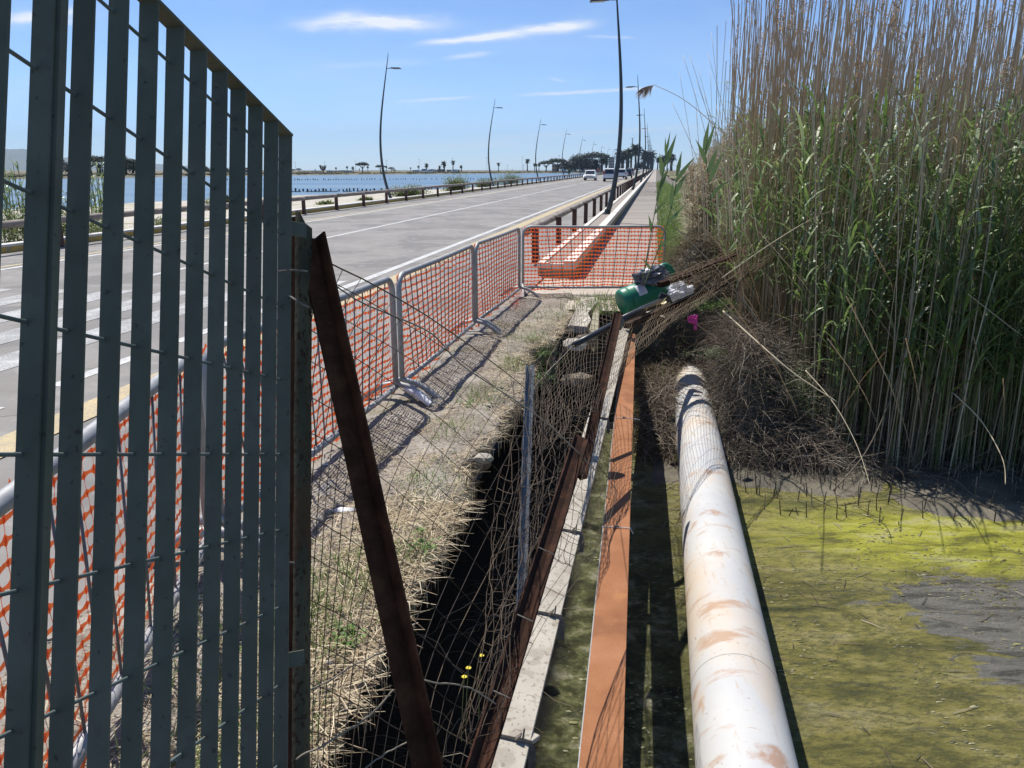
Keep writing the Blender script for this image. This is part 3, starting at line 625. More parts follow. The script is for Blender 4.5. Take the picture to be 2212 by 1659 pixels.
g1 = guardrail('guard_rail', 'long timber guard rail along the far, lagoon side of the road', list(np.arange(14.2, 370, 3.6)), -14.5, -14.42, .66, .085, .60)
g2 = guardrail('guard_rail', 'timber guard rail with dark brown posts between the road and the raised kerb', list(np.arange(16.3, 420, 4.1)), -2.36, -2.52, .655, .078, .70)
mb = MB()
for s in np.arange(16.3, 420, 4.1): mb.beam(RP(s-.12, -2.47, .655), RP(s+.12, -2.47, .655), .012, .10)
mb.build('brackets', M['galv'], g2)

# ------------------------------------------------------------------ street lamps
def lamp_proto(label, A=.33):
    t = thing('street_lamp', label, 'street lamp')
    zs = np.linspace(0, 8.9, 30); pts = [(A*math.sin(math.pi*min(z/7.6, 1.2)**.8)*(1 if z < 9 else 0)+.02*z, 0, z) for z in zs]
    mb = MB(); mb.tube(pts, [.085*(1-z/8.9)**.75+.014 for z in zs], 12); mb.build('pole', M['lamp'], t, sm=True, local=True)
    x0 = A*math.sin(math.pi*(8.0/7.6)**.8)+.16
    mb = MB(); mb.box(-.2, .2, -.16, .16, 0, .03); mb.tube([(0, 0, .03), (0, 0, .2)], [.12, .09], 12); mb.build('base_plate', M['lamp'], t, local=True)
    mb = MB(); mb.tube([(x0, 0, 8.0), (x0-.35, 0, 8.02)], .022, 8); mb.build('arm', M['lamp'], t, local=True)
    mb = MB(); mb.add([(x0-.28,-.06,8.06),(x0-.28,.06,8.06),(x0-.85,.15,8.03),(x0-.85,-.15,8.03),(x0-.28,-.08,7.99),(x0-.28,.08,7.99),(x0-.95,.17,7.96),(x0-.95,-.17,7.96)],
        [(0,1,2,3),(7,6,5,4),(0,4,5,1),(1,5,6,2),(2,6,7,3),(3,7,4,0)]); h = mb.build('lamp_head', M['lamp'], t, local=True)
    mb = MB(); mb.box(x0-.86, x0-.45, -.11, .11, 7.952, 7.975); mb.build('lens', M['lamp_glass'], h, local=True)
    return t
ORD = ['first', 'second', 'third', 'fourth', 'fifth', 'sixth', 'seventh', 'eighth', 'ninth', 'tenth', 'eleventh', 'twelfth', 'thirteenth', 'fourteenth']
rdir = math.atan2(-EX, EY)          # local +x = away from the road on the right hand side
L0 = lamp_proto('')
i = 0
for k in range(13):
    s = 30.8+34.6*k; lab = f'bowed lamp post, {ORD[k]} from the near end of the row on the kerb wall'
    if k == 0: L0.location = tuple(RP(s, -1.74, .20)); L0.rotation_euler = (0, 0, rdir); L0.scale = (1, 1, .925); L0['label'] = 'nearest and tallest lamp post on the kerb wall, its head cut by the picture top'; L0['group'] = 'street lamps on the kerb wall'
    else: dup(L0, RP(s, -1.74, .20), rdir, lab, 'street lamps on the kerb wall').scale = (1, 1, .955)
L1 = lamp_proto('', .60)
for k in range(11):
    s = 50+33.9*k
    if k == 0: L1.location = tuple(RP(s, -16.45, -.25)); L1.rotation_euler = (0, 0, rdir+math.pi); L1['label'] = 'bowed lamp post at the left end of the row on the lagoon side'; L1['group'] = 'street lamps on the lagoon side'
    else: dup(L1, RP(s, -16.45, -.25), rdir+math.pi, f'bowed lamp post, {ORD[k]} from the left in the row on the lagoon side', 'street lamps on the lagoon side')

# ------------------------------------------------------------------ pipes, beam and duct over the canal
def pipe_mat():
    m = bpy.data.materials.new('rust_stained_white_pipe'); m.use_nodes = True; nt = m.node_tree; N = nt.nodes.new; L = nt.links.new; b = nt.nodes['Principled BSDF']
    tc = N('ShaderNodeTexCoord')
    def nz(sc, scale, det=8, loc=(0,0,0), rot=0):
        mp = N('ShaderNodeMapping'); mp.inputs['Scale'].default_value = sc; mp.inputs['Location'].default_value = loc; mp.inputs['Rotation'].default_value = (0, 0, rot); L(tc.outputs['Object'], mp.inputs[0])
        t = N('ShaderNodeTexNoise'); t.inputs['Scale'].default_value = scale; t.inputs['Detail'].default_value = det; t.inputs['Roughness'].default_value = .62; L(mp.outputs[0], t.inputs[0]); return t.outputs[0]
    def ramp(v, p0, p1, a, c):
        r_ = N('ShaderNodeValToRGB'); r_.color_ramp.elements[0].position = p0; r_.color_ramp.elements[1].position = p1; r_.color_ramp.elements[0].color = tuple(a)+(1,); r_.color_ramp.elements[1].color = tuple(c)+(1,); L(v, r_.inputs[0]); return r_.outputs[0]
    def mix(f, a, c):
        x = N('ShaderNodeMix'); x.data_type = 'RGBA'; L(f, x.inputs['Factor']); L(a, x.inputs['A'])
        if isinstance(c, tuple): x.inputs['B'].default_value = c+(1,)
        else: L(c, x.inputs['B'])
        return x.outputs['Result']
    base = ramp(nz((1,1,1), 1.2), .35, .7, (.47,.475,.48), (.58,.565,.53))
    warm = ramp(nz((1,.5,1), 1.6, 5, (3,1,0)), .45, .62, (0,0,0), (.75,.75,.75)); c = mix(warm, base, (.57,.46,.34))
    ring = ramp(nz((1.2,3.0,1.2), 2.3, 12, (7,2,4)), .57, .68, (0,0,0), (.75,.75,.75)); c = mix(ring, c, (.40,.24,.14))
    bl = ramp(nz((1.4,1.4,1.4), 2.4, 12, (1,5,2)), .60, .69, (0,0,0), (.75,.75,.75)); c = mix(bl, c, (.36,.19,.10))
    sc = ramp(nz((2,12,2), 4, 6, (4,4,4), .5), .68, .70, (0,0,0), (.7,.7,.7)); c = mix(sc, c, (.40,.27,.18))
    dr = ramp(nz((9,.9,9), 3.0, 10, (2,8,1)), .60, .66, (0,0,0), (.55,.55,.55)); c = mix(dr, c, (.45,.33,.22))
    ch = ramp(nz((5,5,5), 6.0, 8, (9,8,1)), .66, .68, (0,0,0), (.8,.8,.8)); c = mix(ch, c, (.30,.15,.08))
    L(c, b.inputs['Base Color']); b.inputs['Roughness'].default_value = .55; b.inputs['Specular IOR Level'].default_value = .3
    bp = N('ShaderNodeBump'); bp.inputs['Strength'].default_value = .15; bp.inputs['Distance'].default_value = .004; L(nz((1,1,1), 22), bp.inputs['Height']); L(bp.outputs[0], b.inputs['Normal'])
    return m
pq, pB = PD(1612, 1659, 3.58), PD(1487, 800, 11.5); pA = pq+(pq-pB)*.35; PR = .224
pB = pB+(pB-pA)*.02; pdir = nrm(pB-pA)
pipe = thing('pipe', 'wide white pipe with rust stains crossing the canal into the bank', 'pipe', pA)
mb = MB(); mb.tube([pA+(pB-pA)*t for t in np.linspace(0, 1, 40)], PR, 48); mb.build('pipe_wall', pipe_mat(), pipe, sm=True)
for y in (948, 1492):
    d = {948: 7.4, 1492: 4.1}[y]; p0_ = PD(1106+(1560-1106)*(1 if y < 1000 else 1.14), y, d); p = pA+pdir*np.dot(p0_-pA, pdir)
    mb = MB(); mb.tube([p+pdir*q for q in (-.004, 0, .004)], [PR+.0005, PR+.0022, PR+.0005], 48, cap=False); mb.build('weld_seam', M['weld'], pipe, sm=True)

bA, bB = RPn(.8, -.07, -.2), RPn(10.5, -.25, -.2)
beam = thing('steel_channel', 'rust red painted steel channel running straight over the canal', 'beam', bA)
mb = MB(); mb.extr([(-.079, -.055), (-.079, .0), (.079, .0), (.079, -.055), (.074, -.055), (.074, -.005), (-.074, -.005), (-.074, -.055)], [bA, bB]); mb.build('channel', M['red_beam'], beam, bev=.0015)
mb = MB(); mb.extr([(-.084, -.06), (-.084, -.003), (-.0795, -.003), (-.0795, -.06)], [bA, bB]); mb.build('galvanised_edge', M['galv_old'], beam)
bd = nrm(bB-bA); bx = np.array([bd[1], -bd[0], 0])
for y in (903, 1140):
    p = PZ(1320, y, -.2); s_ = np.dot(p-bA, bd); c0 = bA+bd*s_
    tie = thing('wire_tie', ('farther' if y == 903 else 'nearer')+' white wire tie knotted over the red channel', 'tie', c0, group='white wire ties on the red channel')
    mb = MB(); mb.tube([c0-bx*.088+np.array([0,0,-.05]), c0-bx*.086+np.array([0,0,.004]), c0+np.array([0,0,.006]), c0+bx*.082+np.array([0,0,.005]), c0+bx*(.10 if y > 1000 else .14)+np.array([0,0,-.03 if y > 1000 else -.005])], .0028, 6)
    mb.build('wire_loop', M['tie'], tie)
    mb = MB(); mb.blob(c0-bx*.005+np.array([0,0,.012]), .009, 1, amp=.5); mb.blob(c0+bx*.009+np.array([0,0,.013]), .008, 1, amp=.5); mb.build('knot', M['strap'], tie)

dA, dB = RPn(1.2, -.455, -.1), RPn(10.6, -.325, -.1); dd = nrm(dB-dA); dx = np.array([dd[1], -dd[0], 0])
duct = thing('cable_duct', 'long cream cable duct strapped along the dark trench', 'cable duct', dA)
def rotp(pr, a): return [(x*math.cos(a)-y*math.sin(a), x*math.sin(a)+y*math.cos(a)) for x, y in pr]
mb = MB(); mb.extr(rotp([(-.075, -.11), (-.075, -.004), (.075, -.004), (.075, -.11)], -.12), [dA+(dB-dA)*t for t in np.linspace(0, 1, 12)]); mb.build('duct_body', M['duct'], duct, bev=.002)
mb = MB(); mb.extr(rotp([(-.081, -.018), (-.081, .003), (.081, .003), (.081, -.045), (.0765, -.045), (.0765, -.002), (-.0765, -.002), (-.0765, -.018)], -.12), [dA+(dB-dA)*t for t in np.linspace(0, 1, 12)]); mb.build('duct_lid', M['duct'], duct, bev=.003)
for y in (905, 1150, 1330, 1600):
    x = 1448-(y-364)*.275; p = PZ(x, y, -.1); c0 = dA+dd*np.dot(p-dA, dd)
    mb = MB(); pr = [(-.088, -.10), (-.086, .006), (.083, .008), (.090, -.02), (.089, -.11)]
    pts = [c0+dx*a+np.array([0, 0, b-.12*a]) for a, b in pr]
    mb.extr([(-.014, -.0015), (-.014, .0015), (.014, .0015), (.014, -.0015)], pts, up=dd); o = mb.build('strap', M['strap'], duct)
    mb = MB(); mb.tube([c0+np.array([0,0,.004])+dx*.055, c0+np.array([0,0,.05])+dx*.06+dd*.01], .004, 6); mb.beam(c0+dx*.03+np.array([0,0,.01]), c0+dx*.05+np.array([0,0,.03]), .02, .006); mb.build('strap_bolt', M['strap'], o)
mb = MB(); mb.beam(dA+dd*1.22+dx*.05+np.array([0,0,-.012]), dA+dd*1.30+dx*.085+np.array([0,0,-.03]), .05, .02); mb.build('broken_joint_cover', M['duct'], duct, bev=.004)

cond = thing('black_conduit', 'black plastic conduit lying from the trench edge up to the green jug', 'conduit', PD(1240, 745, 6.2))
mb = MB(); mb.tube([PD(1240, 745, 6.1), PD(1285, 722, 6.3), PD(1326, 700, 6.5)], .024, 12)
mb.tube([PD(1340, 692, 7.2), PD(1390, 668, 8.8), PD(1432, 650, 9.7)], [.031, .040, .044], 12); mb.build('tube', M['black_plastic'], cond, sm=True)
mb = MB(); mb.blob(PD(1434, 648, 9.6), .08, 2, (1, .8, 1.1), .5); mb.build('end_fitting', M['black_plastic'], cond)
mb = MB(); mb.blob(PD(1341, 700, 6.5), .045, 1, (.6, .6, 1.3), .5); mb.build('joint_fitting', M['strap'], cond)

# ------------------------------------------------------------------ green jug with its bags
jd = 10.2; JS = 10.2/7.6; jA, jB = PD(1340, 655, jd), PD(1446, 612, jd+.15); ja = nrm(jB-jA); jl = np.linalg.norm(jB-jA)
jug = thing('plastic_jug', 'green plastic jug lying on its side on the wire heap with a white paper label', 'jug', jA)
mb = MB(); mb.lathe([(r_*JS, h_) for r_, h_ in [(.001, -.01), (.10, 0), (.118, .012), (.128, .04), (.131, .10), (.131, .115), (.1285, .12), (.1285, .13), (.131, .135), (.130, .24), (.127, .38), (.121, jl-.10), (.112, jl-.05), (.09, jl-.01), (.05, jl+.012), (.001, jl+.014)]], jA, ja, 48); mb.build('body', M['green_plastic'], jug, sm=True)
up_ = nrm(np.cross(np.cross(ja, (0, 0, 1)), ja)); hb = jA+ja*(jl-.13)
mb = MB(); pts = [hb+ja*(.0+.15*math.sin(a)*0)+up_*(.10+.15*math.sin(a))+ja*(.10-.10*math.cos(a)) for a in np.linspace(-.3, math.pi+.1, 16)]
mb.tube(pts, .040, 12); mb.tube([hb+up_*.11, hb+up_*.02-np.array([0,.13,0]), hb-up_*.09-np.array([0,.155,0])], [.042, .042, .036], 12)
mb.build('handle', M['green_plastic'], jug, sm=True)
side = nrm(np.cross(ja, up_)); 
if side[1] > 0: side = -side
def jp(a, th, r_=.1315):
    r_ = r_*JS; a = a*JS
    return jA+ja*a+(up_*math.sin(th)+side*math.cos(th))*r_
mb = MB(); mb.grid([[jp(a, th, .1325) for th in np.linspace(.25, 1.15, 10)] for a in np.linspace(.155, .245, 6)]); lab = mb.build('paper_label', M['label'], jug, sm=True)
mb = MB()
for q in range(6):
    th = .42+.11*q; a0, a1 = .165, .165+.062*(1 if q % 2 else .85)
    mb.grid([[jp(a, th+dt, .134) for dt in (0, .022)] for a in np.linspace(a0, a1, 5)])
mb.build('label_text_lines', M['ink_grey'], lab)
mb = MB()
for q in range(3): mb.grid([[jp(a, .85+.09*q+dt, .1345) for dt in (0, .025)] for a in np.linspace(.212, .238, 3)])
mb.build('label_red_marks', M['ink_red'], lab)
def crumple(name, c, r_, sq, m, label, cat, sub=3, amp=.5, parent=None):
    bm = bmesh.new(); bmesh.ops.create_icosphere(bm, subdivisions=sub, radius=1); o = random.random()*90; mb = MB()
    vs = []
    for v in bm.verts:
        q = v.co*1.6+Vector((o, o, o)); k = 1+amp*(noise.noise(q)+.7*abs(noise.noise(q*1.9))-.7*abs(noise.noise(q*3.3))+.12*abs(noise.noise(q*7.7)))
        vs.append((c[0]+v.co.x*r_*sq[0]*k, c[1]+v.co.y*r_*sq[1]*k, c[2]+v.co.z*r_*sq[2]*k))
    mb.add(vs, [tuple(v.index for v in f.verts) for f in bm.faces]); bm.free()
    ob = mb.build(name, m, parent)
    if label: tag(ob, label, cat)
    return ob
crumple('plastic_bag', PD(1410, 598, 10.1), .165, (1.25, .75, .70), M['bag_grey'], 'crumpled dark grey plastic bag draped over the top of the green jug', 'bag', 4)
crumple('plastic_bag', PD(1468, 630, 10.0), .135, (1.15, .8, .85), M['bag_white'], 'crumpled white bag beside the handle of the green jug', 'bag', 4)
v_ = thing('valve_fitting', 'yellowed translucent fitting on the end of the black conduit', 'fitting', PD(1436, 660, 9.4))
mb = MB(); mb.blob(PD(1437, 661, 9.4), .054, 2, (1.1, .8, .9), .7); mb.build('body', M['brass'], v_)
mb = MB(); mb.tube([PD(1432, 655, 9.4), PD(1440, 642, 9.4)], [.016, .004], 8); mb.blob(PD(1428, 655, 9.4), .018, 1, (1, .5, .6), .3); mb.build('lever', M['brass'], v_)
crumple('rag', PD(1497, 690, 8.2), .048, (.95, .6, .9), M['pink'], 'bright pink plastic rag caught on the dead brush', 'rag', amp=.8)
mb = MB(); mb.blob(PD(1502, 706, 8.2), .022, 2, (.8, .8, 1.5), .7)
mb.build('rag_tail', M['pink'], bpy.data.objects['rag'])

# dark bars lying across the wire heap
b1 = thing('fallen_post', 'long dark rusty steel post lying across the wire below the green jug', 'post', PD(1350, 706, 7.0))
mb = MB(); mb.beam(PD(1352, 704, 8.6), PD(1619, 590, 10.4), .070, .06); mb.build('channel', M['rust_deep'], b1)
mb = MB(); mb.tube([PD(1352, 699, 8.5), PD(1490, 640, 9.4), PD(1616, 585, 10.3)], .004, 5); mb.build('tension_wire', M['wire_pale'], b1)
b2 = thing('fallen_post', 'dark rusty steel post lying under dry weeds behind the green jug', 'post', PD(1450, 607, 9.3))
mb = MB(); mb.beam(PD(1425, 615, 9.2), PD(1592, 552, 10.2), .075, .06); mb.build('channel', M['rust_deep'], b2)

# ------------------------------------------------------------------ rusty wire fencing, fallen and bent
def cr(P, t):
    n = len(P)-1; t = min(max(t, 0), 1)*n; i = min(int(t), n-1); f = t-i
    p0, p1, p2, p3 = P[max(i-1, 0)], P[i], P[i+1], P[min(i+2, n)]
    return .5*((2*p1)+(-p0+p2)*f+(2*p0-5*p1+4*p2-p3)*f*f+(-p0+3*p1-3*p2+p3)*f**3)
def wire_sheet(name, label, ctl, nu, nv, r_=.0012, wob=.006, seed=0, mt='wire', skip=0., jit=.1):
    rows = [[PD(*c) for c in row] for row in ctl]; rd = random.Random(seed)
    def PT(u, v):
        p = cr([cr(row, u) for row in rows], v)
        return p+np.array([fbm(u*6, v*6, seed), fbm(u*6, v*6, seed+20), fbm(u*6, v*6, seed+40)])*wob
    t = thing(name, label, 'wire fence', rows[-1][0])
    mb = MB(); n = max(14, nu)
    for j in range(nv+1):
        if rd.random() < skip: continue
        v = min(1, max(0, j/nv+rd.uniform(-jit, jit)/nv)); e = 1-rd.random()*.03 if skip else 1
        mb.tube([PT(e*q/n, v) for q in range(n+1)], r_*(1.7 if j == 0 else 1.), 4)
    mb.build('line_wires', M[mt], t, sm=True)
    mb = MB(); n = max(14, nv)
    for i in range(nu+1):
        if rd.random() < skip: continue
        u = min(1, max(0, i/nu+rd.uniform(-jit, jit)/nu))
        mb.tube([PT(u, q/n) for q in range(n+1)], r_, 4)
    mb.build('cross_wires', M[mt], t, sm=True)
    return t
wire_sheet('wire_fence', 'sagging rusty wire fence fanned out from the gate post over the dirt shelf', [
    [(676, 548, 1.60), (850, 638, 1.95), (1010, 742, 2.3), (1150, 852, 3.2), (1262, 965, 3.9), (1335, 1062, 4.2)],
    [(655, 700, 1.56), (760, 770, 1.82), (910, 870, 2.1), (1060, 1000, 2.7), (1190, 1130, 3.3), (1290, 1190, 3.7)],
    [(645, 930, 1.52), (715, 960, 1.7), (830, 1040, 1.9), (980, 1170, 2.3), (1100, 1290, 2.75), (1180, 1340, 3.0)],
    [(640, 1200, 1.49), (690, 1215, 1.62), (780, 1270, 1.78), (900, 1370, 1.95), (1010, 1460, 2.1), (1100, 1500, 2.2)],
    [(632, 1460, 1.47), (675, 1480, 1.58), (745, 1510, 1.7), (850, 1570, 1.82), (960, 1640, 1.95), (1040, 1680, 2.05)],
    [(628, 1760, 1.45), (668, 1760, 1.55), (730, 1760, 1.65), (820, 1770, 1.75), (930, 1790, 1.85), (1010, 1800, 1.95)]], 24, 15, .00115, .004, 1, jit=.04)
wire_sheet('wire_fence', 'crumpled roll of rusty wire hanging down from the galvanised post', [
    [(1124, 780, 2.95), (1140, 776, 2.85), (1166, 786, 3.0), (1180, 820, 3.1)],
    [(1110, 900, 2.8), (1140, 900, 2.6), (1175, 900, 2.9), (1150, 920, 3.1)],
    [(1078, 1060, 2.6), (1135, 1050, 2.4), (1172, 1030, 2.7), (1110, 1100, 2.9)],
    [(1058, 1230, 2.35), (1110, 1210, 2.2), (1150, 1200, 2.4), (1090, 1260, 2.6)],
    [(1045, 1390, 2.1), (1090, 1380, 1.98), (1125, 1370, 2.1), (1070, 1420, 2.3)],
    [(985, 1600, 1.9), (1040, 1590, 1.8), (1080, 1580, 1.9), (1020, 1640, 2.0)]], 15, 30, .0009, .03, 2)
wire_sheet('wire_fence', 'bent rusty wire fence stretched from the galvanised post to the cream duct', [
    [(1150, 800, 3.0), (1200, 850, 3.4), (1260, 905, 3.9), (1330, 1005, 4.0)],
    [(1150, 900, 2.8), (1200, 950, 3.2), (1255, 1010, 3.5), (1328, 1050, 3.7)],
    [(1135, 1020, 2.6), (1190, 1070, 2.9), (1245, 1120, 3.1), (1310, 1130, 3.3)],
    [(1110, 1160, 2.4), (1165, 1190, 2.6), (1225, 1220, 2.8), (1280, 1210, 3.0)]], 13, 11, .0011, .02, 3)
wire_sheet('wire_fence', 'dark fine wire fence hanging in the trench beside the broken slab', [
    [(1180, 790, 5.2), (1225, 700, 6.6), (1262, 650, 7.6), (1332, 662, 6.6)],
    [(1170, 850, 4.8), (1215, 770, 5.8), (1265, 720, 6.4), (1330, 730, 6.2)],
    [(1165, 910, 4.4), (1215, 850, 5.0), (1265, 810, 5.6), (1315, 800, 5.8)],
    [(1165, 980, 4.0), (1210, 940, 4.4), (1250, 900, 4.9), (1290, 890, 5.2)]], 26, 26, .0017, .02, 4)
wire_sheet('wire_fence', 'flattened rusty wire fence spread over the far end of the red channel toward the reeds', [
    [(1338, 688, 7.6), (1420, 652, 9.0), (1520, 602, 9.8), (1620, 552, 10.2), (1770, 475, 10.9)],
    [(1330, 740, 7.2), (1400, 700, 8.3), (1500, 640, 9.3), (1610, 580, 8.8), (1750, 500, 10.2)],
    [(1318, 790, 6.1), (1385, 735, 6.6), (1465, 678, 7.4), (1570, 615, 8.4), (1700, 535, 9.7)],
    [(1304, 850, 5.9), (1372, 775, 6.4), (1441, 708, 7.1), (1530, 650, 8.0), (1650, 580, 9.2)]], 66, 16, .0016, .03, 5, 'wire_tan')
wire_sheet('wire_fence', 'bundle of rusty fence wires sagging behind the green jug', [
    [(1440, 598, 9.0), (1500, 575, 9.4), (1560, 548, 9.8), (1640, 505, 10.6)],
    [(1450, 612, 8.9), (1505, 590, 9.3), (1568, 562, 9.7), (1650, 520, 10.5)],
    [(1460, 626, 8.8), (1512, 604, 9.2), (1575, 576, 9.6), (1655, 535, 10.4)]], 22, 11, .0024, .03, 6, 'wire_tan')
mb = MB()
for (pts, rr) in (([(575, 500, 1.7), (760, 640, 1.9), (930, 720, 2.1), (1000, 790, 2.25), (1170, 905, 2.5), (1290, 1020, 2.8)], .0022),
                  ([(640, 1510, 1.46), (760, 1440, 1.5), (835, 1400, 1.52), (872, 1330, 1.55)], .0016), ([(640, 1640, 1.4), (780, 1560, 1.42), (850, 1490, 1.45)], .0018),
                  ([(905, 1470, 1.75), (1010, 1485, 1.8), (1070, 1520, 1.85)], .0020), ([(740, 1700, 1.35), (830, 1630, 1.4), (905, 1590, 1.45)], .0013),
                  ([(1240, 745, 6.0), (1160, 830, 3.2), (1130, 900, 2.9)], .002)):
    P = [PD(*p) for p in pts]; q = [cr(P, t)+np.array([0, 0, .004*fbm(t*7, 1)]) for t in np.linspace(0, 1, 30)]; mb.tube(q, rr, 5)
tag(mb.build('loose_wires', M['wire_pale'], sm=True), 'loose pale twisted wires drooping across the fallen fence', 'wire')

# ================================================================== VEGETATION
U3 = np.array([0, 0, 1.])
def stem_pts(b, h, lean, az, n=7, curve=.35, wig=.02):
    d = np.array([math.cos(az), math.sin(az), 0]); o = random.random()*90
    return [np.asarray(b)+d*lean*h*((1-curve)*t+curve*t*t)+U3*h*t*(1-.08*lean*t)+np.array([noise.noise((o, t*2.2, 0)), noise.noise((o, 0, t*2.2)), 0])*wig*h*t for t in np.linspace(0, 1, n)]
def leaf(mb, p, az, ln, w, up0=.9, droop=1.1, n=5, twist=0, face=False):
    d = np.array([math.cos(az), math.sin(az), 0]); side = np.array([-d[1], d[0], 0])
    if face: side = nrm(np.cross(d*math.cos(up0)+np.array([0, 0, 1.])*math.sin(up0), (.25, 1, .1)))
    if twist: side = nrm(side+U3*twist)
    pts = []; q = np.asarray(p, float); el = up0
    for k in range(n+1):
        pts.append(q); q = q+(d*math.cos(el)+U3*math.sin(el))*ln/n; el -= droop/n*(1+.6*k/n)
    mb.ribbon(pts, [w*(.45+1.3*t if t < .35 else (1-t)*1.4+.03) for t in np.linspace(0, 1, n+1)], side)
def plume(mb, p, d, ln, droop=.5, nb=22, w=.006):
    d = nrm(d); a0 = random.uniform(0, 6.28); lean = np.array([math.cos(a0), math.sin(a0), 0])
    for k in range(nb):
        t = k/nb; q = np.asarray(p)+d*ln*t*.85; a = random.uniform(0, 6.28); r_ = nrm(np.array([math.cos(a), math.sin(a), 0])*.55+d*.7+lean*.5)
        l2 = ln*(.42-.25*t)*random.uniform(.7, 1.2); e = q+r_*l2*.6; e2 = q+r_*l2-U3*l2*droop
        mb.ribbon([q, e, e2], [w*.6, w, w*.3], nrm(rng.normal(size=3)))
def in_bed(s, l):
    if l < 1.0: return False
    s0 = 8.25+1.9*smooth((2.1-l)/1.1)+.25*fbm(l*1.3, 5.5)
    return s > s0 and s < 14.8+.6*fbm(l, 2)
dead, plm, grn, grs = MB(), MB(), MB(), MB()
def bed_h(s, l):
    return 1.0-.10*smooth((1.9-l)/.9)
cnt = 0
while cnt < 2700:
    s, l = 8.1+6.7*random.random()**1.15, random.uniform(1.0, 9.2)
    if not in_bed(s, l): continue
    cnt += 1; b = RPn(s, l, landz(s, l)-.02); h = random.uniform(3.6, 5.0)*bed_h(s, l)
    if random.random() < .14: h *= random.uniform(.45, .8)
    lean = abs(random.gauss(.03, .05)); az = random.gauss(.4, 1.6)
    P = stem_pts(b, h, lean, az, 7, .5, .018); r0 = random.uniform(.0058, .0098); dead.tube(P, [r0*(1-.28*t) for t in np.linspace(0, 1, 7)], 3, cap=False)
    if random.random() < .24: plume(plm, P[-1]-U3*.03, P[-1]-P[-2], random.uniform(.18, .34), .35, 26, .0095)
    if random.random() < .35:
        for _ in range(random.randint(1, 3)):
            t = random.uniform(.25, .95); i_ = int(t*6); leaf(dead, P[i_], random.uniform(0, 6.28), random.uniform(.12, .3), .010, .9, 1.8, 3)
# broken and slanting dead canes
for k in range(420):
    s, l = random.uniform(8.2, 10.5), random.uniform(1.1, 8)
    if not in_bed(s, l): continue
    b = RPn(s, l, landz(s, l)); P = stem_pts(b, random.uniform(.6, 2.4), random.uniform(.3, 1.3), random.uniform(0, 6.28), 5, .3, .02); dead.tube(P, .0042, 3, cap=False)
cnt = 0
while cnt < 1900:
    s, l = 8.2+6*random.random()**1.8, random.uniform(.95, 9)
    if not in_bed(s, l): continue
    cnt += 1; b = RPn(s, l, landz(s, l)); h = random.uniform(2.0, 3.7)*bed_h(s, l)*(.8+.2*smooth((l-1)/1.5)); P = stem_pts(b, h, abs(random.gauss(.04, .05)), random.uniform(0, 6.28), 8, .5, .012)
    grs.tube(P, [.0055*(1-.55*t) for t in np.linspace(0, 1, 8)], 3, cap=False)
    nl = random.randint(8, 12); az = random.uniform(0, 6.28)
    for k in range(nl):
        t = .30+.70*(k+random.random()*.6)/nl; i_ = min(int(t*7), 7); f = t*7-i_; p = P[i_]*(1-f)+P[min(i_+1, 7)]*f
        leaf(grn, p, az+math.pi*(k % 2)+random.uniform(-.6, .6), random.uniform(.30, .66), random.uniform(.022, .044), random.uniform(.9, 1.35), random.uniform(.5, 1.9), 5, random.uniform(-.5, .5))
tag(dead.build('dry_reeds', M['reed_dead'], sm=True), 'dense tall dry brown reed canes on the right bank of the canal', 'reeds', kind='stuff')
tag(plm.build('reed_plumes', M['reed_plume']), 'feathery brown seed plumes at the top of the tall dry reeds', 'reeds', kind='stuff')
tag(grs.build('green_reed_canes', M['reed_stemgreen'], sm=True), 'green canes of living reeds growing among the dry ones', 'reeds', kind='stuff')
tag(grn.build('green_reed_leaves', M['reed_green'], sm=False), 'long arching green leaves of the living reeds', 'reeds', kind='stuff')
# far reed bed beyond, lower and greyer
far, farp = MB(), MB()
cnt = 0
while cnt < 3600:
    s = 15+random.random()**1.3*46; l = .72+.030*(s-15)+random.random()**1.6*3.0
    if random.random() > 1.2-(s-16)/55: continue
    cnt += 1; b = RPn(s, l, max(landz(s, l), -1.1)); h = random.uniform(2.0, 3.7)*(.55+.45*smooth((l-.72-.03*(s-15))/1.3)); P = stem_pts(b, h, abs(random.gauss(.05, .06)), random.uniform(0, 6.28), 5, .5, .02)
    far.tube(P, [.0085*(1-.6*t) for t in np.linspace(0, 1, 5)], 3, cap=False)
    for _ in range(8): leaf(far, P[random.randint(0, 4)], random.uniform(0, 6.28), random.uniform(.2, .5), .030, .8, 1.6, 3, random.uniform(-.6, .6))
    if random.random() < .3: plume(farp, P[-1], P[-1]-P[-2], .26, .2, 10, .02)
tag(far.build('far_reeds', M['reed_far']), 'lower greyish reeds farther along the boardwalk', 'reeds', kind='stuff')
tag(farp.build('far_reed_plumes', M['reed_plume']), 'pinkish brown plumes on the farther reeds', 'reeds', kind='stuff')
mb = MB()
for k in range(500):
    s = random.uniform(60, 420); l = random.uniform(4.0, 9); mb.blob(RP(s, l, -.9), random.uniform(.5, 1.3), 1, (1, 1, .8), .5)
tag(mb.build('far_reed_belt', mat('far_reed_belt_foliage', [(.15,.15,.07),(.24,.21,.13)], 1.5, .95, bump=.8)), 'far belt of reeds running beside the boardwalk into the distance', 'reeds', kind='stuff')

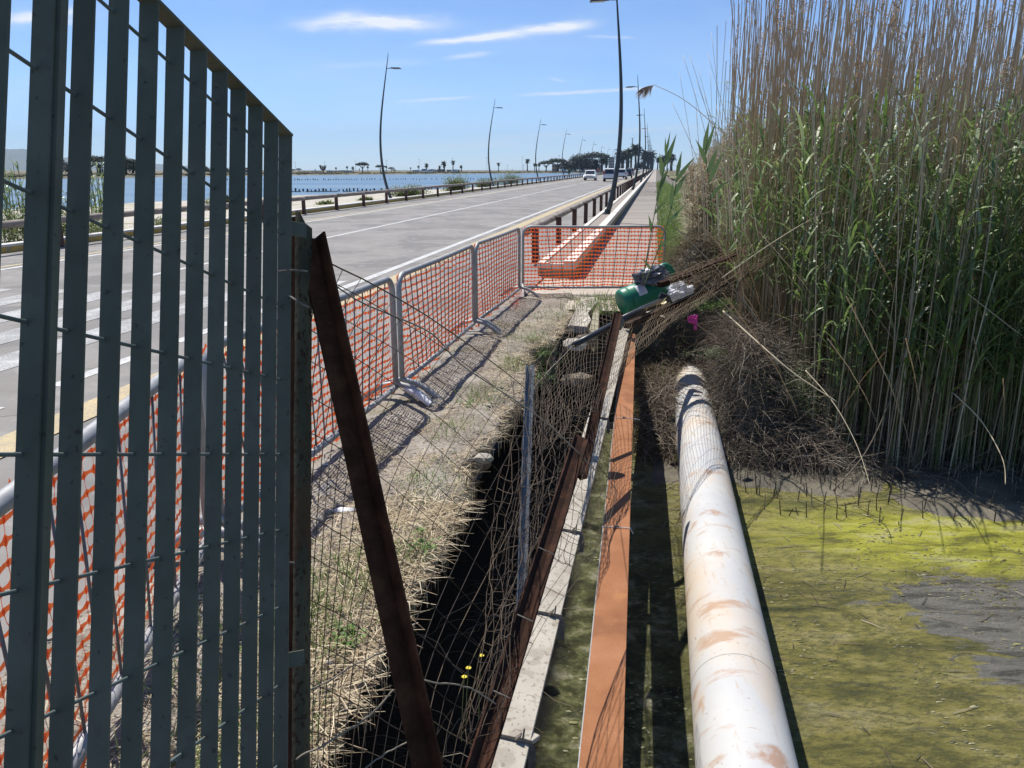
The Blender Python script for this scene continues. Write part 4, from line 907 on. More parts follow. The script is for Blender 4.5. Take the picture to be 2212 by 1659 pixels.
cl = MB()
for _ in range(2600):
    l = random.uniform(-.35, 4.6); s_ = 1.6+random.random()**1.3*6.3
    if fbm(s_*.9, l*1.2, 3) < .02: continue
    for q in range(random.randint(1, 5)):
        r_ = random.uniform(.0025, .008)*(1 if random.random() > .04 else 1.8); cl.blob(RPn(s_+random.gauss(0, .03), l+random.gauss(0, .07), -1.098), r_, 1, (2.2, 1, .5), 1.2)
M['clump'] = mat('floating_algae_clump', [(.12,.12,.035),(.24,.22,.08),(.30,.28,.16),(.08,.08,.04)], 5, .5, island=True)
tag(cl.build('floating_clumps', M['clump']), 'small clumps of scum and algae floating on the green water', 'algae clumps', kind='stuff')
fl = MB()
for _ in range(420):
    l = random.uniform(-.3, 4.5); s_ = random.uniform(5.2, 8.2) if random.random() < .7 else random.uniform(1.8, 6); a = random.gauss(.3, .8); ln = random.uniform(.03, .22); p = RPn(s_, l, -1.092); d = RPn(math.sin(a), math.cos(a))*ln
    fl.tube([p, p+d*.5+U3*.004, p+d], [.003, .003, .0015], 3)
for _ in range(240):
    l = random.uniform(.9, 5); s_ = random.uniform(6.9, 8.4); p = RPn(s_, l, -1.12); fl.tube([p, p+np.array([random.gauss(0, .02), random.gauss(0, .02), random.uniform(.05, .22)])], [.006, .004], 4)
tag(fl.build('floating_twigs', M['twig']), 'broken reed stubs and twigs in the mud and on the water', 'twigs', kind='stuff')
# individual canes and reeds
def px_tube(name, label, pts, rr, m, plm_=None, leaves=None, cat='reed', n=24):
    t = thing(name, label, cat, PD(*pts[0])); P = [PD(*p) for p in pts]; q = [cr(P, k) for k in np.linspace(0, 1, n)]
    mb = MB(); mb.tube(q, [rr*(1-.55*k) for k in np.linspace(0, 1, n)], 6); mb.build('cane', m, t, sm=True)
    if leaves:
        for (k, az, ln, w, u0, dr) in leaves:
            mb = MB(); leaf(mb, cr(P, k), az, ln*.66, w*1.45, u0, dr, 8, 0, True); mb.build('leaf', M['reed_green'], t)
    return t, q
t, q = px_tube('bent_reed', 'long dry reed arching left over the road with a drooping seed head', [(1640, 520, 9.0), (1600, 340, 8.7), (1540, 268, 8.4), (1475, 214, 8.2), (1412, 183, 8.0)], .006, M['reed_dead'])
mb = MB()
for k in range(90):
    f = random.random(); p = PD(1412-26*f, 184+2*f+5*f*f, 8.0); dr = random.uniform(.05, .16)*(1-.35*f); a = random.gauss(-.03, .02)
    mb.ribbon([p, p+np.array([a*.4-.015, 0, -dr*.5]), p+np.array([a-.02, 0, -dr])], [.004, .007, .002], nrm(np.array([1, .4, 0])+rng.normal(size=3)*.4))
mb.build('seed_head', M['reed_plume'], t)
px_tube('dry_cane', 'long pale dry cane lying diagonally over the dark brush beside the pipe', [(1562, 672, 8.3), (1660, 760, 7.7), (1720, 810, 7.5), (1808, 868, 7.3)], .009, M['straw'], cat='cane')
px_tube('dry_cane', 'thin pale cane bowed from the brush down to the green water', [(1740, 800, 7.6), (1800, 870, 7.3), (1850, 960, 7.0), (1880, 1050, 6.7)], .005, M['straw'], cat='cane')
px_tube('dry_cane', 'curved dry cane leaning over the water at the right edge of the photo', [(2060, 850, 7.6), (2120, 910, 7.3), (2165, 990, 7.0), (2172, 1046, 6.8)], .006, M['straw'], cat='cane')
px_tube('dry_cane', 'tall grey cane leaning up to the right in front of the reeds', [(1800, 1060, 7.4), (1880, 960, 7.6), (1950, 780, 7.8), (1990, 560, 8.0), (1993, 360, 8.2)], .008, M['twig'], cat='cane')
px_tube('dry_cane', 'long dry stalk with a feathery tip pointing right across the reeds', [(1560, 600, 8.8), (1660, 530, 8.6), (1760, 470, 8.5), (1850, 438, 8.4)], .007, M['straw'], cat='cane')
def young(label, pts, lv):
    return px_tube('green_reed', label, pts, .0065, M['reed_stemgreen'], leaves=lv)[0]
PI = math.pi
young('taller young green reed with broad pointed leaves rising in front of the boardwalk', [(1388, 610, 8.9), (1405, 510, 8.8), (1418, 440, 8.7), (1434, 360, 8.6), (1440, 325, 8.6)],
      [(.28, PI*.95, .28, .030, 1.5, .3), (.42, .1, .30, .026, 1.0, .4), (.52, PI, .50, .034, 1.75, -.3), (.60, .2, .36, .04, 1.2, .1), (.68, PI, .36, .045, 1.5, .2), (.75, .3, .55, .045, 1.15, -.1), (.88, PI, .3, .02, 1.5, 0), (.93, .4, .35, .02, 1.4, 0)])
young('shorter young green reed leaning right in front of the boardwalk', [(1392, 615, 8.7), (1425, 530, 8.6), (1452, 440, 8.5), (1462, 380, 8.45)],
      [(.15, PI*.9, .26, .022, 1.1, .5), (.3, .1, .3, .028, .9, .3), (.5, .1, .45, .030, .8, 0), (.62, PI, .45, .035, 1.6, 0), (.75, PI, .4, .045, 2.0, -.2), (.9, .2, .5, .035, 1.0, .2), (1, .8, .4, .035, 1.3, 0)])
young('tall young green reed with upright leaves at the left edge of the reed bed', [(1545, 560, 9.2), (1538, 460, 9.1), (1530, 380, 9.0), (1520, 325, 9.0)],
      [(.3, PI, .4, .03, 1.0, 1.0), (.45, .1, .5, .035, 1.1, .8), (.6, PI, .55, .045, 1.9, -.2), (.7, .2, .45, .05, 1.2, -.1), (.8, PI*.9, .45, .04, 1.2, .2), (.9, .1, .6, .035, 1.3, 0), (1, PI, .5, .04, 1.7, 0)])
SL_ = [f'{a} from the left,{b}' for a, b in zip(ORD+['fifteenth', 'sixteenth'], ['']*16)]
for k, x0_ in enumerate(sorted(random.uniform(0, 110) for _ in range(16))):
    x0 = 1500+x0_; d = random.uniform(9, 11); xt = x0-random.uniform(5, 75); yt = random.uniform(60, 260)
    px_tube('slender_reed', f'slender bare reed by the bed edge, {SL_[k]}', [(x0+10, 520, d), (x0+4, 400, d), ((x0*.6+xt*.4), (400+yt)/2, d), (xt, yt, d)], .0045, M['reed_dead'], n=12)[0]['group'] = 'slender reeds at the edge of the bed'

# brush, heap and verge
def scatter_curves(mb, n, region, zf, ln, rr, up=(.1, .8), sides=3, flat=.0):
    for _ in range(n):
        s, l = region(); z = zf(s, l); p = RPn(s, l, z); a = random.uniform(0, 6.28); el = random.uniform(*up); L_ = random.uniform(*ln); pts = [p]; q = p
        for k in range(5):
            q = q+np.array([math.cos(a)*math.cos(el), math.sin(a)*math.cos(el), math.sin(el)])*L_/5; a += random.uniform(-.5, .5); el -= random.uniform(-.15, .55); pts.append(q)
        mb.tube(pts, [rr, rr, rr*.9, rr*.8, rr*.6, rr*.3], sides, cap=False)
brush = MB()
def reg_bank():
    while True:
        s, l = random.uniform(8.0, 10.9), random.uniform(-.75, 1.9)
        if l < .9 and s < 10.5: continue
        return s, l
scatter_curves(brush, 4200, reg_bank, lambda s, l: landz(s, l)+random.random()*.12, (.15, .55), .0028, (-.4, 1.0))
def reg_bank2():
    while True:
        s, l = random.uniform(8.1, 9.6), random.uniform(-.1, 1.9)
        if l > .84 or (l < .30 and l > -.05): return s, l
scatter_curves(brush, 2600, reg_bank2, lambda s, l: landz(s, l)+random.random()*.35, (.25, .8), .0030, (-.9, .6))
scatter_curves(brush, 2600, lambda: (random.uniform(8.0, 10.8), random.choice((random.uniform(-.22, .33), random.uniform(.80, .95)))), lambda s, l: landz(s, l)+random.random()*.12, (.12, .42), .0032, (-.3, .8))
scatter_curves(brush, 1400, lambda: (random.uniform(10.3, 11.3), random.uniform(-.85, .95)), lambda s, l: landz(s, l)+random.random()*.06, (.15, .5), .0033, (-1.0, .6))
scatter_curves(brush, 1600, lambda: (random.uniform(7.9, 9.3), random.uniform(1.2, 8)), lambda s, l: landz(s, l)+random.random()*.1, (.15, .7), .003, (-.1, .9))
scatter_curves(brush, 260, lambda: (random.uniform(1.5, 9.5), random.uniform(-.95, -.6)), lambda s, l: random.uniform(-1.1, -.5), (.2, .6), .002, (-.2, 1.3))
tag(brush.build('dead_brush', M['twig'], sm=True), 'dark tangled dead twigs covering the canal bank', 'brush', kind='stuff')
heap = MB()
def reg_heap():
    while True:
        s, l = HEAP[0]+random.gauss(0, .75), HEAP[1]+random.gauss(0, .55)
        if l > -.75 and (l > -.15 or s < 12.3) and s > 10.7: return s, l
scatter_curves(heap, 5200, reg_heap, lambda s, l: landz(s, l)+random.random()*.08, (.12, .45), .0035, (-.5, .9))
tag(heap.build('dry_weed_heap', M['heap'], sm=True), 'mound of dry brown weeds at the end of the cross barrier', 'weeds', kind='stuff')
def blades(mb, n, region, zf, h, w, lean=.6):
    for _ in range(n):
        s, l = region(); leaf(mb, RPn(s, l, zf(s, l)), random.uniform(0, 6.28), random.uniform(*h), w, random.uniform(.7, 1.5), random.uniform(0, lean*2), 3, random.uniform(-.3, .3))
gr_ = MB()
blades(gr_, 8500, lambda: (random.uniform(12.6, 30)**1.0, .15+abs(random.gauss(0, .6))), lambda s, l: landz(s, l)+GR*max(0, s-14), (.12, .48), .013)
blades(gr_, 7000, lambda: (random.uniform(26, 110), .2+abs(random.gauss(0, 1.7))), lambda s, l: landz(s, l)+GR*max(0, s-14), (.2, .6), .03)
blades(gr_, 500, lambda: (random.uniform(10.6, 12.2), random.gauss(-.72, .25)), lambda s, l: .0, (.08, .22), .010)
blades(gr_, 300, lambda: (random.gauss(10.9, .35), random.gauss(-.05, .25)), lambda s, l: landz(s, l), (.1, .3), .012)
tag(gr_.build('verge_grass', M['grass']), 'bright green grass along the right side of the boardwalk', 'grass', kind='stuff')
mb = MB()
for k in range(260):
    s, l = random.uniform(13, 90)**1.0, random.uniform(.4, 3.2); n = 14; c = RPn(s, l, landz(s, l)+.1+GR*s)
    for _ in range(n): leaf(mb, c+rng.normal(size=3)*(.16, .16, .08), random.uniform(0, 6.28), random.uniform(.05, .14), .035, random.uniform(0, 1.4), 1, 3)
tag(mb.build('low_green_weeds', M['weed']), 'low leafy green weeds between the boardwalk and the reeds', 'weeds', kind='stuff')

# straw, dry grass and weeds on the dirt shelf
def soil_reg():
    while True:
        s = random.uniform(1.2, 12.2); e = edgeL(s); u = random.random()**.55
        l = -2.0+(e+2.0)*u
        if fbm(s*1.2, l*2, 6) > -.15+.5*(1-u) or (s < 3.6 and u > .3): return s, l
straw = MB()
def straws(n, reg, ln, w):
    for _ in range(n):
        s, l = reg(); p = RPn(s, l, soilz(s, l)+random.random()*.012+.003); a = random.uniform(0, 6.28); el = random.uniform(-.05, .35); L_ = random.uniform(*ln); d = np.array([math.cos(a), math.sin(a), 0])
        m = p+d*L_*.5+U3*math.sin(el)*L_*.5; e = m+nrm(d+np.array([-d[1], d[0], 0])*random.uniform(-.6, .6))*L_*.5*math.cos(el)+U3*random.uniform(-.03, .02)*L_*3
        straw.ribbon([p, m, e], [w*.7, w, w*.4], nrm(np.cross(d, U3)+rng.normal(size=3)*.4))
straws(5200, soil_reg, (.03, .14), .0036)
straws(4300, lambda: (1.2+random.random()*3.0, min(edgeL(2)+.0, -1.0-abs(random.gauss(0, .33)))), (.05, .22), .0046)
straws(1500, lambda: ((lambda s: (s, edgeL(s)-abs(random.gauss(0, .05))+.03))(random.uniform(1.5, 12))), (.05, .18), .0042)
# straw hanging over the broken edge
for _ in range(800):
    s = random.uniform(1.5, 9); p = RPn(s, edgeL(s)-.01, soilz(s, edgeL(s))-random.random()*.05); a = random.uniform(-.8, .8); L_ = random.uniform(.04, .2)
    q = p+RPn(.0, 1)*L_*.5*math.cos(a)+RPn(1, 0)*L_*.5*math.sin(a); straw.ribbon([p, q, q-U3*L_*.6], [.003, .0036, .0015], nrm(rng.normal(size=3)))
tag(straw.build('straw_litter', M['straw']), 'pale straw and dry grass littering the dirt shelf', 'straw', kind='stuff')
dg = MB()
PATCH = [(7.6, -1.28, .35, 260), (6.4, -1.35, .3, 200), (5.5, -1.4, .25, 90), (8.9, -1.35, .5, 260), (2.0, -1.25, .45, 900), (2.9, -1.35, .4, 500), (3.4, -1.2, .3, 250), (4.4, -1.3, .3, 160), (10.2, -1.2, .5, 200), (3.2, -1.5, .4, 160), (2.6, -1.75, .4, 200), (7.9, -1.10, .25, 160)]
for (s0, l0, r_, n) in PATCH:
    for _ in range(n):
        s, l = s0+random.gauss(0, r_*.6), l0+random.gauss(0, r_*.35)
        if l > edgeL(s)-.01: continue
        leaf(dg, RPn(s, l, soilz(s, l)), random.uniform(0, 6.28), random.uniform(.04, .14), .0055, random.uniform(.5, 1.5), random.uniform(.2, 1.4), 3, random.uniform(-.3, .3))
tag(dg.build('shelf_grass', M['grass']), 'thin patches of green and yellow grass on the dirt shelf', 'grass', kind='stuff')
def weed(c, r_, n, label, lw=.016):
    t = thing('weed', label, 'weed', c); mb = MB(); st = MB()
    for _ in range(n):
        a = random.uniform(0, 6.28); e = np.asarray(c)+np.array([math.cos(a), math.sin(a), .3+random.random()*.7])*r_*random.uniform(.2, 1); st.tube([c, (np.asarray(c)+e)/2+U3*.01, e], .0012, 3)
        for q in range(4): leaf(mb, e+rng.normal(size=3)*r_*.12, random.uniform(0, 6.28), random.uniform(.02, .045), lw, random.uniform(-.1, .9), .8, 3, random.uniform(-.5, .5))
    mb.build('leaves', M['weed'], t); st.build('stalks', M['reed_stemgreen'], t)
def onshelf(x, y):
    p = PZ(x, y, .02); s, l = EX*p[0]+EY*p[1], EY*p[0]-EX*p[1]; return RPn(s, l, soilz(s, l))
weed(onshelf(905, 1190), .09, 26, 'bright green leafy weed near the straw covered edge of the dark trench')
weed(onshelf(750, 1385), .08, 26, 'green grassy weed in straw behind the near wires, bottom centre')
weed(onshelf(1005, 880)+0, .08, 10, 'small green weed on the dirt beyond the second barrier foot')
weed(onshelf(1150, 740)+0, .16, 22, 'patch of green wall barley on the dirt shelf below the middle barrier', .008)
def barley(c, label, n=26):
    t = thing('wall_grass', label, 'grass tuft', c); mb = MB(); sp = MB()
    for _ in range(n):
        P = stem_pts(np.asarray(c)+rng.normal(size=3)*(.05, .05, 0), random.uniform(.15, .34), random.uniform(.2, .9), random.uniform(-.9, .9), 5, .8, .01); mb.tube(P, .0013, 3)
        leaf(mb, P[1], random.uniform(-1, 1), random.uniform(.1, .25), .008, .8, 1.6, 5)
        if random.random() < .4: plume(sp, P[-1], P[-1]-P[-2], .05, 0, 8, .003)
    mb.build('blades', M['weed'], t); sp.build('seed_heads', M['straw'], t)
barley(RPn(6.9, -.98, .0), 'green wall grass drooping over the trench edge behind the galvanised post', 34)
barley(RPn(7.9, -1.08, .0), 'tuft of green grass at the trench edge just before the broken slab', 20)
for (x, y, d, i_) in ((1012, 1443, 2.2, 0), (1003, 1462, 2.15, 1), (1040, 1416, 2.25, 2)):
    t = thing('yellow_flower', ('lowest', 'left hand', 'upper')[i_]+' small yellow flower growing up out of the trench', 'flower', PD(x, y+60, d)); mb = MB(); c = PD(x, y, d)
    for a in np.arange(0, 6.28, .5): leaf(mb, c, a, .009, .004, .2, .3, 2)
    mb.build('petals', M['flower'], t); mb = MB(); mb.tube([c, PD(x-4, y+60, d), PD(x-6, y+140, d)], .0008, 4); mb.build('stalk', M['reed_stemgreen'], t)

bits = MB()
for _ in range(2600):
    s, l = random.uniform(1.2, 12), random.uniform(-2.5, -1.0); l = min(l, edgeL(s)-.03); r_ = random.uniform(.003, .009)*(1 if random.random() > .03 else 3); bits.blob(RPn(s, l, soilz(s, l)+r_*.3), r_, 1, (1, .8, .6), .4)
tag(bits.build('gravel', M['stone_bit']), 'loose gravel and grit on the dirt shelf', 'gravel', kind='stuff')
# broken slab and rubble at the edge
sl = thing('broken_slab', 'cracked pale concrete slab broken off at the edge of the trench', 'slab', PZ(1250, 680, 0))
def slab(mb, pts, z, th):
    P = [PZ(x, y, z) for x, y in pts]; n = len(P); vs = P+[p-U3*th for p in P]; mb.add(vs, [tuple(range(n))[::-1], tuple(range(n, 2*n))]+[(i, (i+1) % n, n+(i+1) % n, n+i) for i in range(n)])
mb = MB(); slab(mb, [(1226, 706), (1231, 702), (1268, 706), (1277, 690), (1270, 676), (1292, 650), (1288, 636), (1256, 642), (1243, 668)], .05, .09); mb.build('top_slab', M['concrete'], sl, bev=.004)
mb = MB(); slab(mb, [(1273, 712), (1283, 668), (1296, 654), (1292, 715), (1284, 722)], .04, .22); mb.build('fallen_piece', M['mossy'], sl, bev=.004)
for k, (x, y, d, r_, lab) in enumerate(((1046, 990, 5.0, .05, 'flat pale stone sticking out under the dirt edge'), (1262, 740, 8.3, .12, 'brown rubble block under the broken slab'), (1240, 745, 8.0, .10, 'jagged rubble block left of the others under the broken slab'),
                            (1250, 820, 5.8, .09, 'split brown board end lodged against the cream duct'))):
    crumple('rubble', PD(x, y, d), r_, (1.2, .9, .6), M['concrete'] if k in (0, 2) else M['earth'], lab, 'rubble', 2, .5)
crumple('paper_scrap', onshelf(742, 1112)+U3*.01, .05, (1.3, .5, .25), M['paper'], 'white paper scrap on the dirt behind the wire fence', 'litter', 2, .6)
crumple('paper_scrap', onshelf(702, 1008)+U3*.005, .02, (1.3, .5, .25), M['paper'], 'tiny white scrap on gravel near the second barrier', 'litter', 1, .6)

# shrubs
def shrub(c, r_, n, name, label, cat, lw, ll, m, sq=(1, 1, 1), group=None, stems=14):
    t = thing(name, label, cat, c, group=group); mb = MB(); c = np.asarray(c, float)
    sub = [c+rng.normal(size=3)*np.array(sq)*r_*.36+U3*r_*sq[2]*.6 for _ in range(max(5, n//70))]
    for k in range(n):
        q = sub[k % len(sub)]+rng.normal(size=3)*r_*.24*np.array(sq); a = random.uniform(0, 6.28); leaf(mb, q, a, random.uniform(.6, 1.2)*ll, lw, random.uniform(-.3, 1.3), .6, 2, random.uniform(-.6, .6))
    mb.build('foliage', m, t)
    mb = MB()
    for q in sub[:stems]: mb.tube([c, (c+q)/2+rng.normal(size=3)*.04*r_, q], [r_*.02, r_*.015, r_*.008], 4)
    mb.build('stems', M['twig'], t); return t
shrub(RPn(8.75, 1.15, -.45), .30, 1500, 'shrub', 'pale green small leaved shrub under the fallen steel post', 'shrub', .010, .020, M['shrub'], (1.2, .8, .8))
shrub(RPn(8.55, 1.62, -.75), .40, 1900, 'shrub', 'tall grey green leafy shrub climbing between the brush and the reeds', 'shrub', .011, .024, M['shrub'], (.55, .5, 1.35))
shrub(RPn(8.8, .72, -.12), .20, 900, 'shrub', 'small green leafy plant just above the pink rag', 'shrub', .009, .018, M['shrub'], (1.2, .8, .6))
shrub(RPn(9.8, .75, .25), .22, 700, 'shrub', 'light green weed growing behind the green jug', 'shrub', .012, .03, M['weed'], (1.6, .8, .4))
# lagoon side bushes: pixel column, s, size
for k, (x, s, r_, sq, n, lab) in enumerate(((60, 21, 1.15, (1.5, 1.2, .9), 4200, 'big green bush behind the guard rail at the far left, seen between gate bars'), (135, 23, .95, (1.3, 1.2, .85), 3200, 'rounded olive bush behind the guard rail next to the leftmost reeds'),
        (215, 27, .7, (1.4, 1, .6), 1500, 'low bush behind the guard rail left of the gate post'), (330, 32, .5, (1.5, 1, .5), 700, 'small sparse bush between the rail and the sand, behind the middle gate bars'),
        (470, 42, .6, (1.6, 1, .6), 700, 'yellowish bush beyond the rail, just left of the gate post'), (700, 46, .35, (1.8, 1, .5), 500, 'low dry yellow bush on the sand right of the gate post'),
        (790, 52, .35, (1.8, 1, .5), 500, 'flat straggly bush on the sand before the first lagoon lamp'), (880, 60, .75, (2.4, 1, .55), 1300, 'wide green bush beside the foot of the first lagoon lamp'),
        (985, 76, .9, (2.0, 1, .7), 1300, 'round green bush between the first and second lagoon lamps'), (1050, 92, .8, (2.2, 1, .7), 800, 'pale bush left of the second lagoon lamp'),
        (1102, 108, 1.1, (2.4, 1, .7), 900, 'wide dark bush just right of the second lagoon lamp'))):
    L_ = -(17.2 if s < 30 else 18.6) if s < 70 else -18
    if s < 30: L_ = -16.6
    # solve the lateral offset so the bush stands on the given bearing
    r0 = ray(x, 400); b_ = r0[0]/r0[1]
    Lb = s*(EY*b_-EX)/(EY+EX*b_)
    if s >= 36: L_ = Lb
    else: s = L_*(EY+EX*b_)/(EY*b_-EX)
    if L_ > -15.6: L_ = -16.5
    shrub(RP(s, L_, -.35 if s < 36 else -.45), r_*(1 if s < 36 else 1.5), n*(1 if s < 36 else 4), 'bush', lab, 'bush', .05 if s < 36 else .08, .10 if s < 36 else .17, M['bush'], sq if s < 36 else (sq[0]*.55, .8, sq[2]))
mb = MB(); ms = MB()
for (x0, x1, n) in ((-30, 45, 40), (85, 118, 34), (172, 225, 42)):
    for _ in range(n):
        x = random.uniform(x0, x1); r0 = ray(x, 400); b_ = r0[0]/r0[1]; L_ = -random.uniform(17.0, 18.6); s = L_*(EY+EX*b_)/(EY*b_-EX); b = RP(s, L_, -.4)
        P = stem_pts(b, random.uniform(1.3, 2.4), abs(random.gauss(.05, .08)), random.uniform(0, 6.28), 6, .5, .02); ms.tube(P, .008, 3, cap=False)
        for k in range(9): leaf(mb, P[random.randint(1, 5)], random.uniform(0, 6.28), random.uniform(.25, .45), .04, random.uniform(.9, 1.4), 1.2, 4, random.uniform(-.4, .4))
tag(mb.build('lagoon_reed_leaves', M['reed_green']), 'leafy green reeds behind the guard rail, seen through the gate', 'reeds', kind='stuff')
tag(ms.build('lagoon_reed_canes', M['reed_stemgreen']), 'thin canes of the reeds behind the guard rail', 'reeds', kind='stuff')
for k, (x, yt) in enumerate(((203, 345), (212, 326))):
    r0 = ray(x/1.82, 400) if False else ray(110+k*4 if k else 108, 400)
px_tube('slender_reed', 'thin tall reed with a seed tip in front of the hills, the left of two', [(67*1.64, 470, 19), (67*1.64, 400, 19), (110, 320, 19)], .008, M['reed_dead'], n=8)
px_tube('slender_reed', 'thin tall reed with a seed tip in front of the hills, the right of two', [(118, 470, 19), (117, 400, 19), (115, 314, 19)], .008, M['reed_dead'], n=8)
gl = MB()
for _ in range(2600):
    s = random.uniform(10, 120); l = -15.2-abs(random.gauss(0, 1.6)); z = -.2-.08*(abs(l)-15.2); leaf(gl, RP(s, l, z), random.uniform(0, 6.28), random.uniform(.1, .35), .03, random.uniform(.7, 1.5), 1, 2)
tag(gl.build('lagoon_verge_grass', M['grass']), 'sparse grass along the kerb on the lagoon side', 'grass', kind='stuff')

# stakes in the lagoon
def stakes(y0, y1, x0, x1, n, h, grp, lab, gaps):
    proto = None
    for k in range(n):
        x = x0+(x1-x0)*(k+random.uniform(-.2, .2))/n
        if random.random() < gaps: continue
        y = y0+(y1-y0)*(x-x0)/(x1-x0); p = PZ(x, y, -1.12)
        if proto is None:
            mb = MB(); mb.beam((0, 0, -.6), (.03, 0, h), .16, .16); proto = mb.build('wooden_stake', M['stake']); o = proto; tag(o, lab, 'stake', grp)
        else: o = proto.copy(); C.objects.link(o)
        o.location = tuple(p); o.rotation_euler = (random.uniform(-.1, .1), random.uniform(-.15, .15), random.uniform(0, 3)); o.scale = (random.uniform(.8, 1.5), 1, random.uniform(.6, 1.25))
stakes(414.6, 411.5, 470, 1010, 64, .38, 'stakes in the nearer row', 'dark wooden stake in the nearer row standing in the lagoon shallows', .15)
stakes(389.5, 386.0, 480, 1430, 170, .42, 'stakes in the farther row', 'tiny dark stake in the farther row across the lagoon', .2)
mb = MB()
for x in range(610, 900, 10):
    if random.random() < .85: mb.beam(PZ(x, 414-(x-610)*.006, -1.0), PZ(x+10.5, 414-(x-600)*.006, -1.0), .06, .10)
tag(mb.build('stake_plank', M['stake']), 'low dark plank line joining the nearer stakes in the water', 'plank')

# ================================================================== FAR SHORE
def fb(x, back): D = shoreD(x)+back; return az_pt(x, D, .0), D
M['palm'] = mat('palm_fronds', [(.028,.042,.018),(.05,.065,.028),(.075,.085,.04)], 5, .7, island=True)
M['trunk'] = mat('tree_trunk', [(.06,.05,.04),(.11,.09,.07)], 5, .9)
M['pine'] = mat('pine_foliage', [(.014,.022,.012),(.03,.042,.02),(.05,.06,.028)], 5, .8, island=True)
def palm_proto(kind):
    t = thing('palm_tree', '', 'palm tree'); H_ = 7.0
    mb = MB(); mb.tube([(0, 0, 0), (.1, 0, 2), (.0, 0, 4), (-.05, 0, 5.6)], [.35, .25, .22, .28] if kind == 0 else [.5, .45, .45, .5], 8); mb.build('trunk', M['trunk'], t, local=True)
    mb = MB()
    for k in range(70 if kind == 0 else 110):
        a = random.uniform(0, 6.28); e0 = random.uniform(-.9, 1.5); L_ = random.uniform(1.5, 2.3)*(1 if kind == 0 else 1.15); d = np.array([math.cos(a), math.sin(a), 0]); p = np.array([-.05, 0, 5.6+(0 if kind == 0 else random.uniform(-1.6, .2))])
        leaf(mb, p, a, L_, .42 if kind == 0 else .5, e0, 1.7, 4, random.uniform(-1.5, 1.5))
    if kind == 0:
        for k in range(26): a = random.uniform(0, 6.28); leaf(mb, (-.05+.2*math.cos(a), .2*math.sin(a), 5.4), a, random.uniform(.7, 1.3), .3, -.9, .6, 3)
    mb.build('crown', M['palm'], t, local=True); return t
def pine_proto(kind):
    t = thing('pine_tree', '', 'pine tree'); mb = MB()
    if kind == 0: mb.tube([(0, 0, 0), (.3, 0, 2), (.1, 0, 3.6)], [.3, .22, .16], 7)
    else: mb.tube([(0, 0, 0), (.1, 0, 3)], [.4, .3], 7)
    for k in range(6): a = k*1.05; mb.tube([(.2, 0, 2.2), (1.2*math.cos(a), 1.2*math.sin(a), 3.8), (2.0*math.cos(a), 2.0*math.sin(a), 4.6)], [.14, .09, .05], 5)
    mb.build('trunk', M['trunk'], t, local=True); mb = MB()
    for k in range(1500 if kind == 0 else 2600):
        a = random.uniform(0, 6.28); r_ = 3.2*math.sqrt(random.random()); 
        if kind == 0: z = 4.4+1.5*math.sqrt(max(0, 1-(r_/3.3)**2))*random.random()+.4*noise.noise((r_*math.cos(a), r_*math.sin(a), 2.2))*2
        else: z = .8+5.2*math.sqrt(max(0, 1-(r_/3.3)**2))*random.random()**.7+.6*noise.noise((r_*math.cos(a)*.8, r_*math.sin(a)*.8, 5))*2; r_ *= 1+.25*noise.noise((a, z*.6, 1))
        leaf(mb, (r_*math.cos(a), r_*math.sin(a), z), random.uniform(0, 6.28), .42, .3, random.uniform(-1, 1.4), .5, 2, random.uniform(-1, 1))
    mb.build('crown', M['pine'], t, local=True); return t
protos = {'p': palm_proto(0), 'P': palm_proto(1), 'n': pine_proto(0), 'd': pine_proto(1)}
used = set(); LOWZ = .05
def put(kind, x, yt, label, back=25, wide=1.0, yb=371.5):
    p, D = fb(x, back); hpx = yb-yt; h = hpx/F*D*1.18; base = {'p': 7.0, 'P': 7.3, 'n': 6.0, 'd': 6.3}[kind]; k = h/base
    o = protos[kind]
    nm = {'p': 'palm tree', 'P': 'bushy palm', 'n': 'umbrella pine', 'd': 'dark rounded tree'}[kind]
    if kind not in used: used.add(kind); o.location = (p[0], p[1], LOWZ); o['label'] = label
    else: o = dup(o, (p[0], p[1], LOWZ), random.uniform(0, 6.28), label)
    o['category'] = 'palm tree' if kind in 'pP' else 'tree'; o['group'] = 'trees on the far shore'; o.scale = (k*wide, k*wide, k)
def X4(v): return (1100+v/2.765)/1.8228
def X5(v): return (1900+v/2.765)/1.8228
def Y45(v): return (550+v/2.765)/1.8228
T4 = [('n', 145, 318, 'small flat pine at the left end of the far shore'), ('n', 210, 312, 'wide low umbrella pine left of the white far houses'), ('p', 390, 318, 'small palm in front of the orange roof on the far shore'),
      ('p', 617, 302, 'palm by the white far houses, right of the branching tree'), ('p', 738, 293, 'tall palm between two white far houses'), ('P', 802, 293, 'bushy palm left of the big umbrella pine'),
      ('p', 870, 315, 'small palm under the big umbrella pine'), ('n', 905, 264, 'tall umbrella pine left of the first lagoon lamp'), ('p', 963, 293, 'palm right of the tall umbrella pine'),
      ('n', 1100, 287, 'dark umbrella pine touching the first lagoon lamp'), ('p', 1163, 290, 'palm just right of the first lagoon lamp'), ('n', 1220, 306, 'lone small pine right of the first lagoon lamp'), ('n', 1250, 325, 'tiny pine beside the lone small pine'),
      ('p', 1430, 305, 'small pale palm left of the white van'), ('p', 1515, 290, 'thin palm above the white flat building'), ('P', 1603, 265, 'large bushy palm behind the white van'), ('P', 1745, 287, 'bushy palm left of the biggest bushy palm'),
      ('P', 1795, 243, 'biggest bushy palm on the far shore'), ('p', 1893, 247, 'tall slim palm right of the biggest bushy palm'), ('P', 1980, 285, 'squat bushy palm at the right of the low houses')]
for k, x, y, l in T4: put(k, X4(x), Y45(y), l, wide=1.25 if k == 'n' else 1)
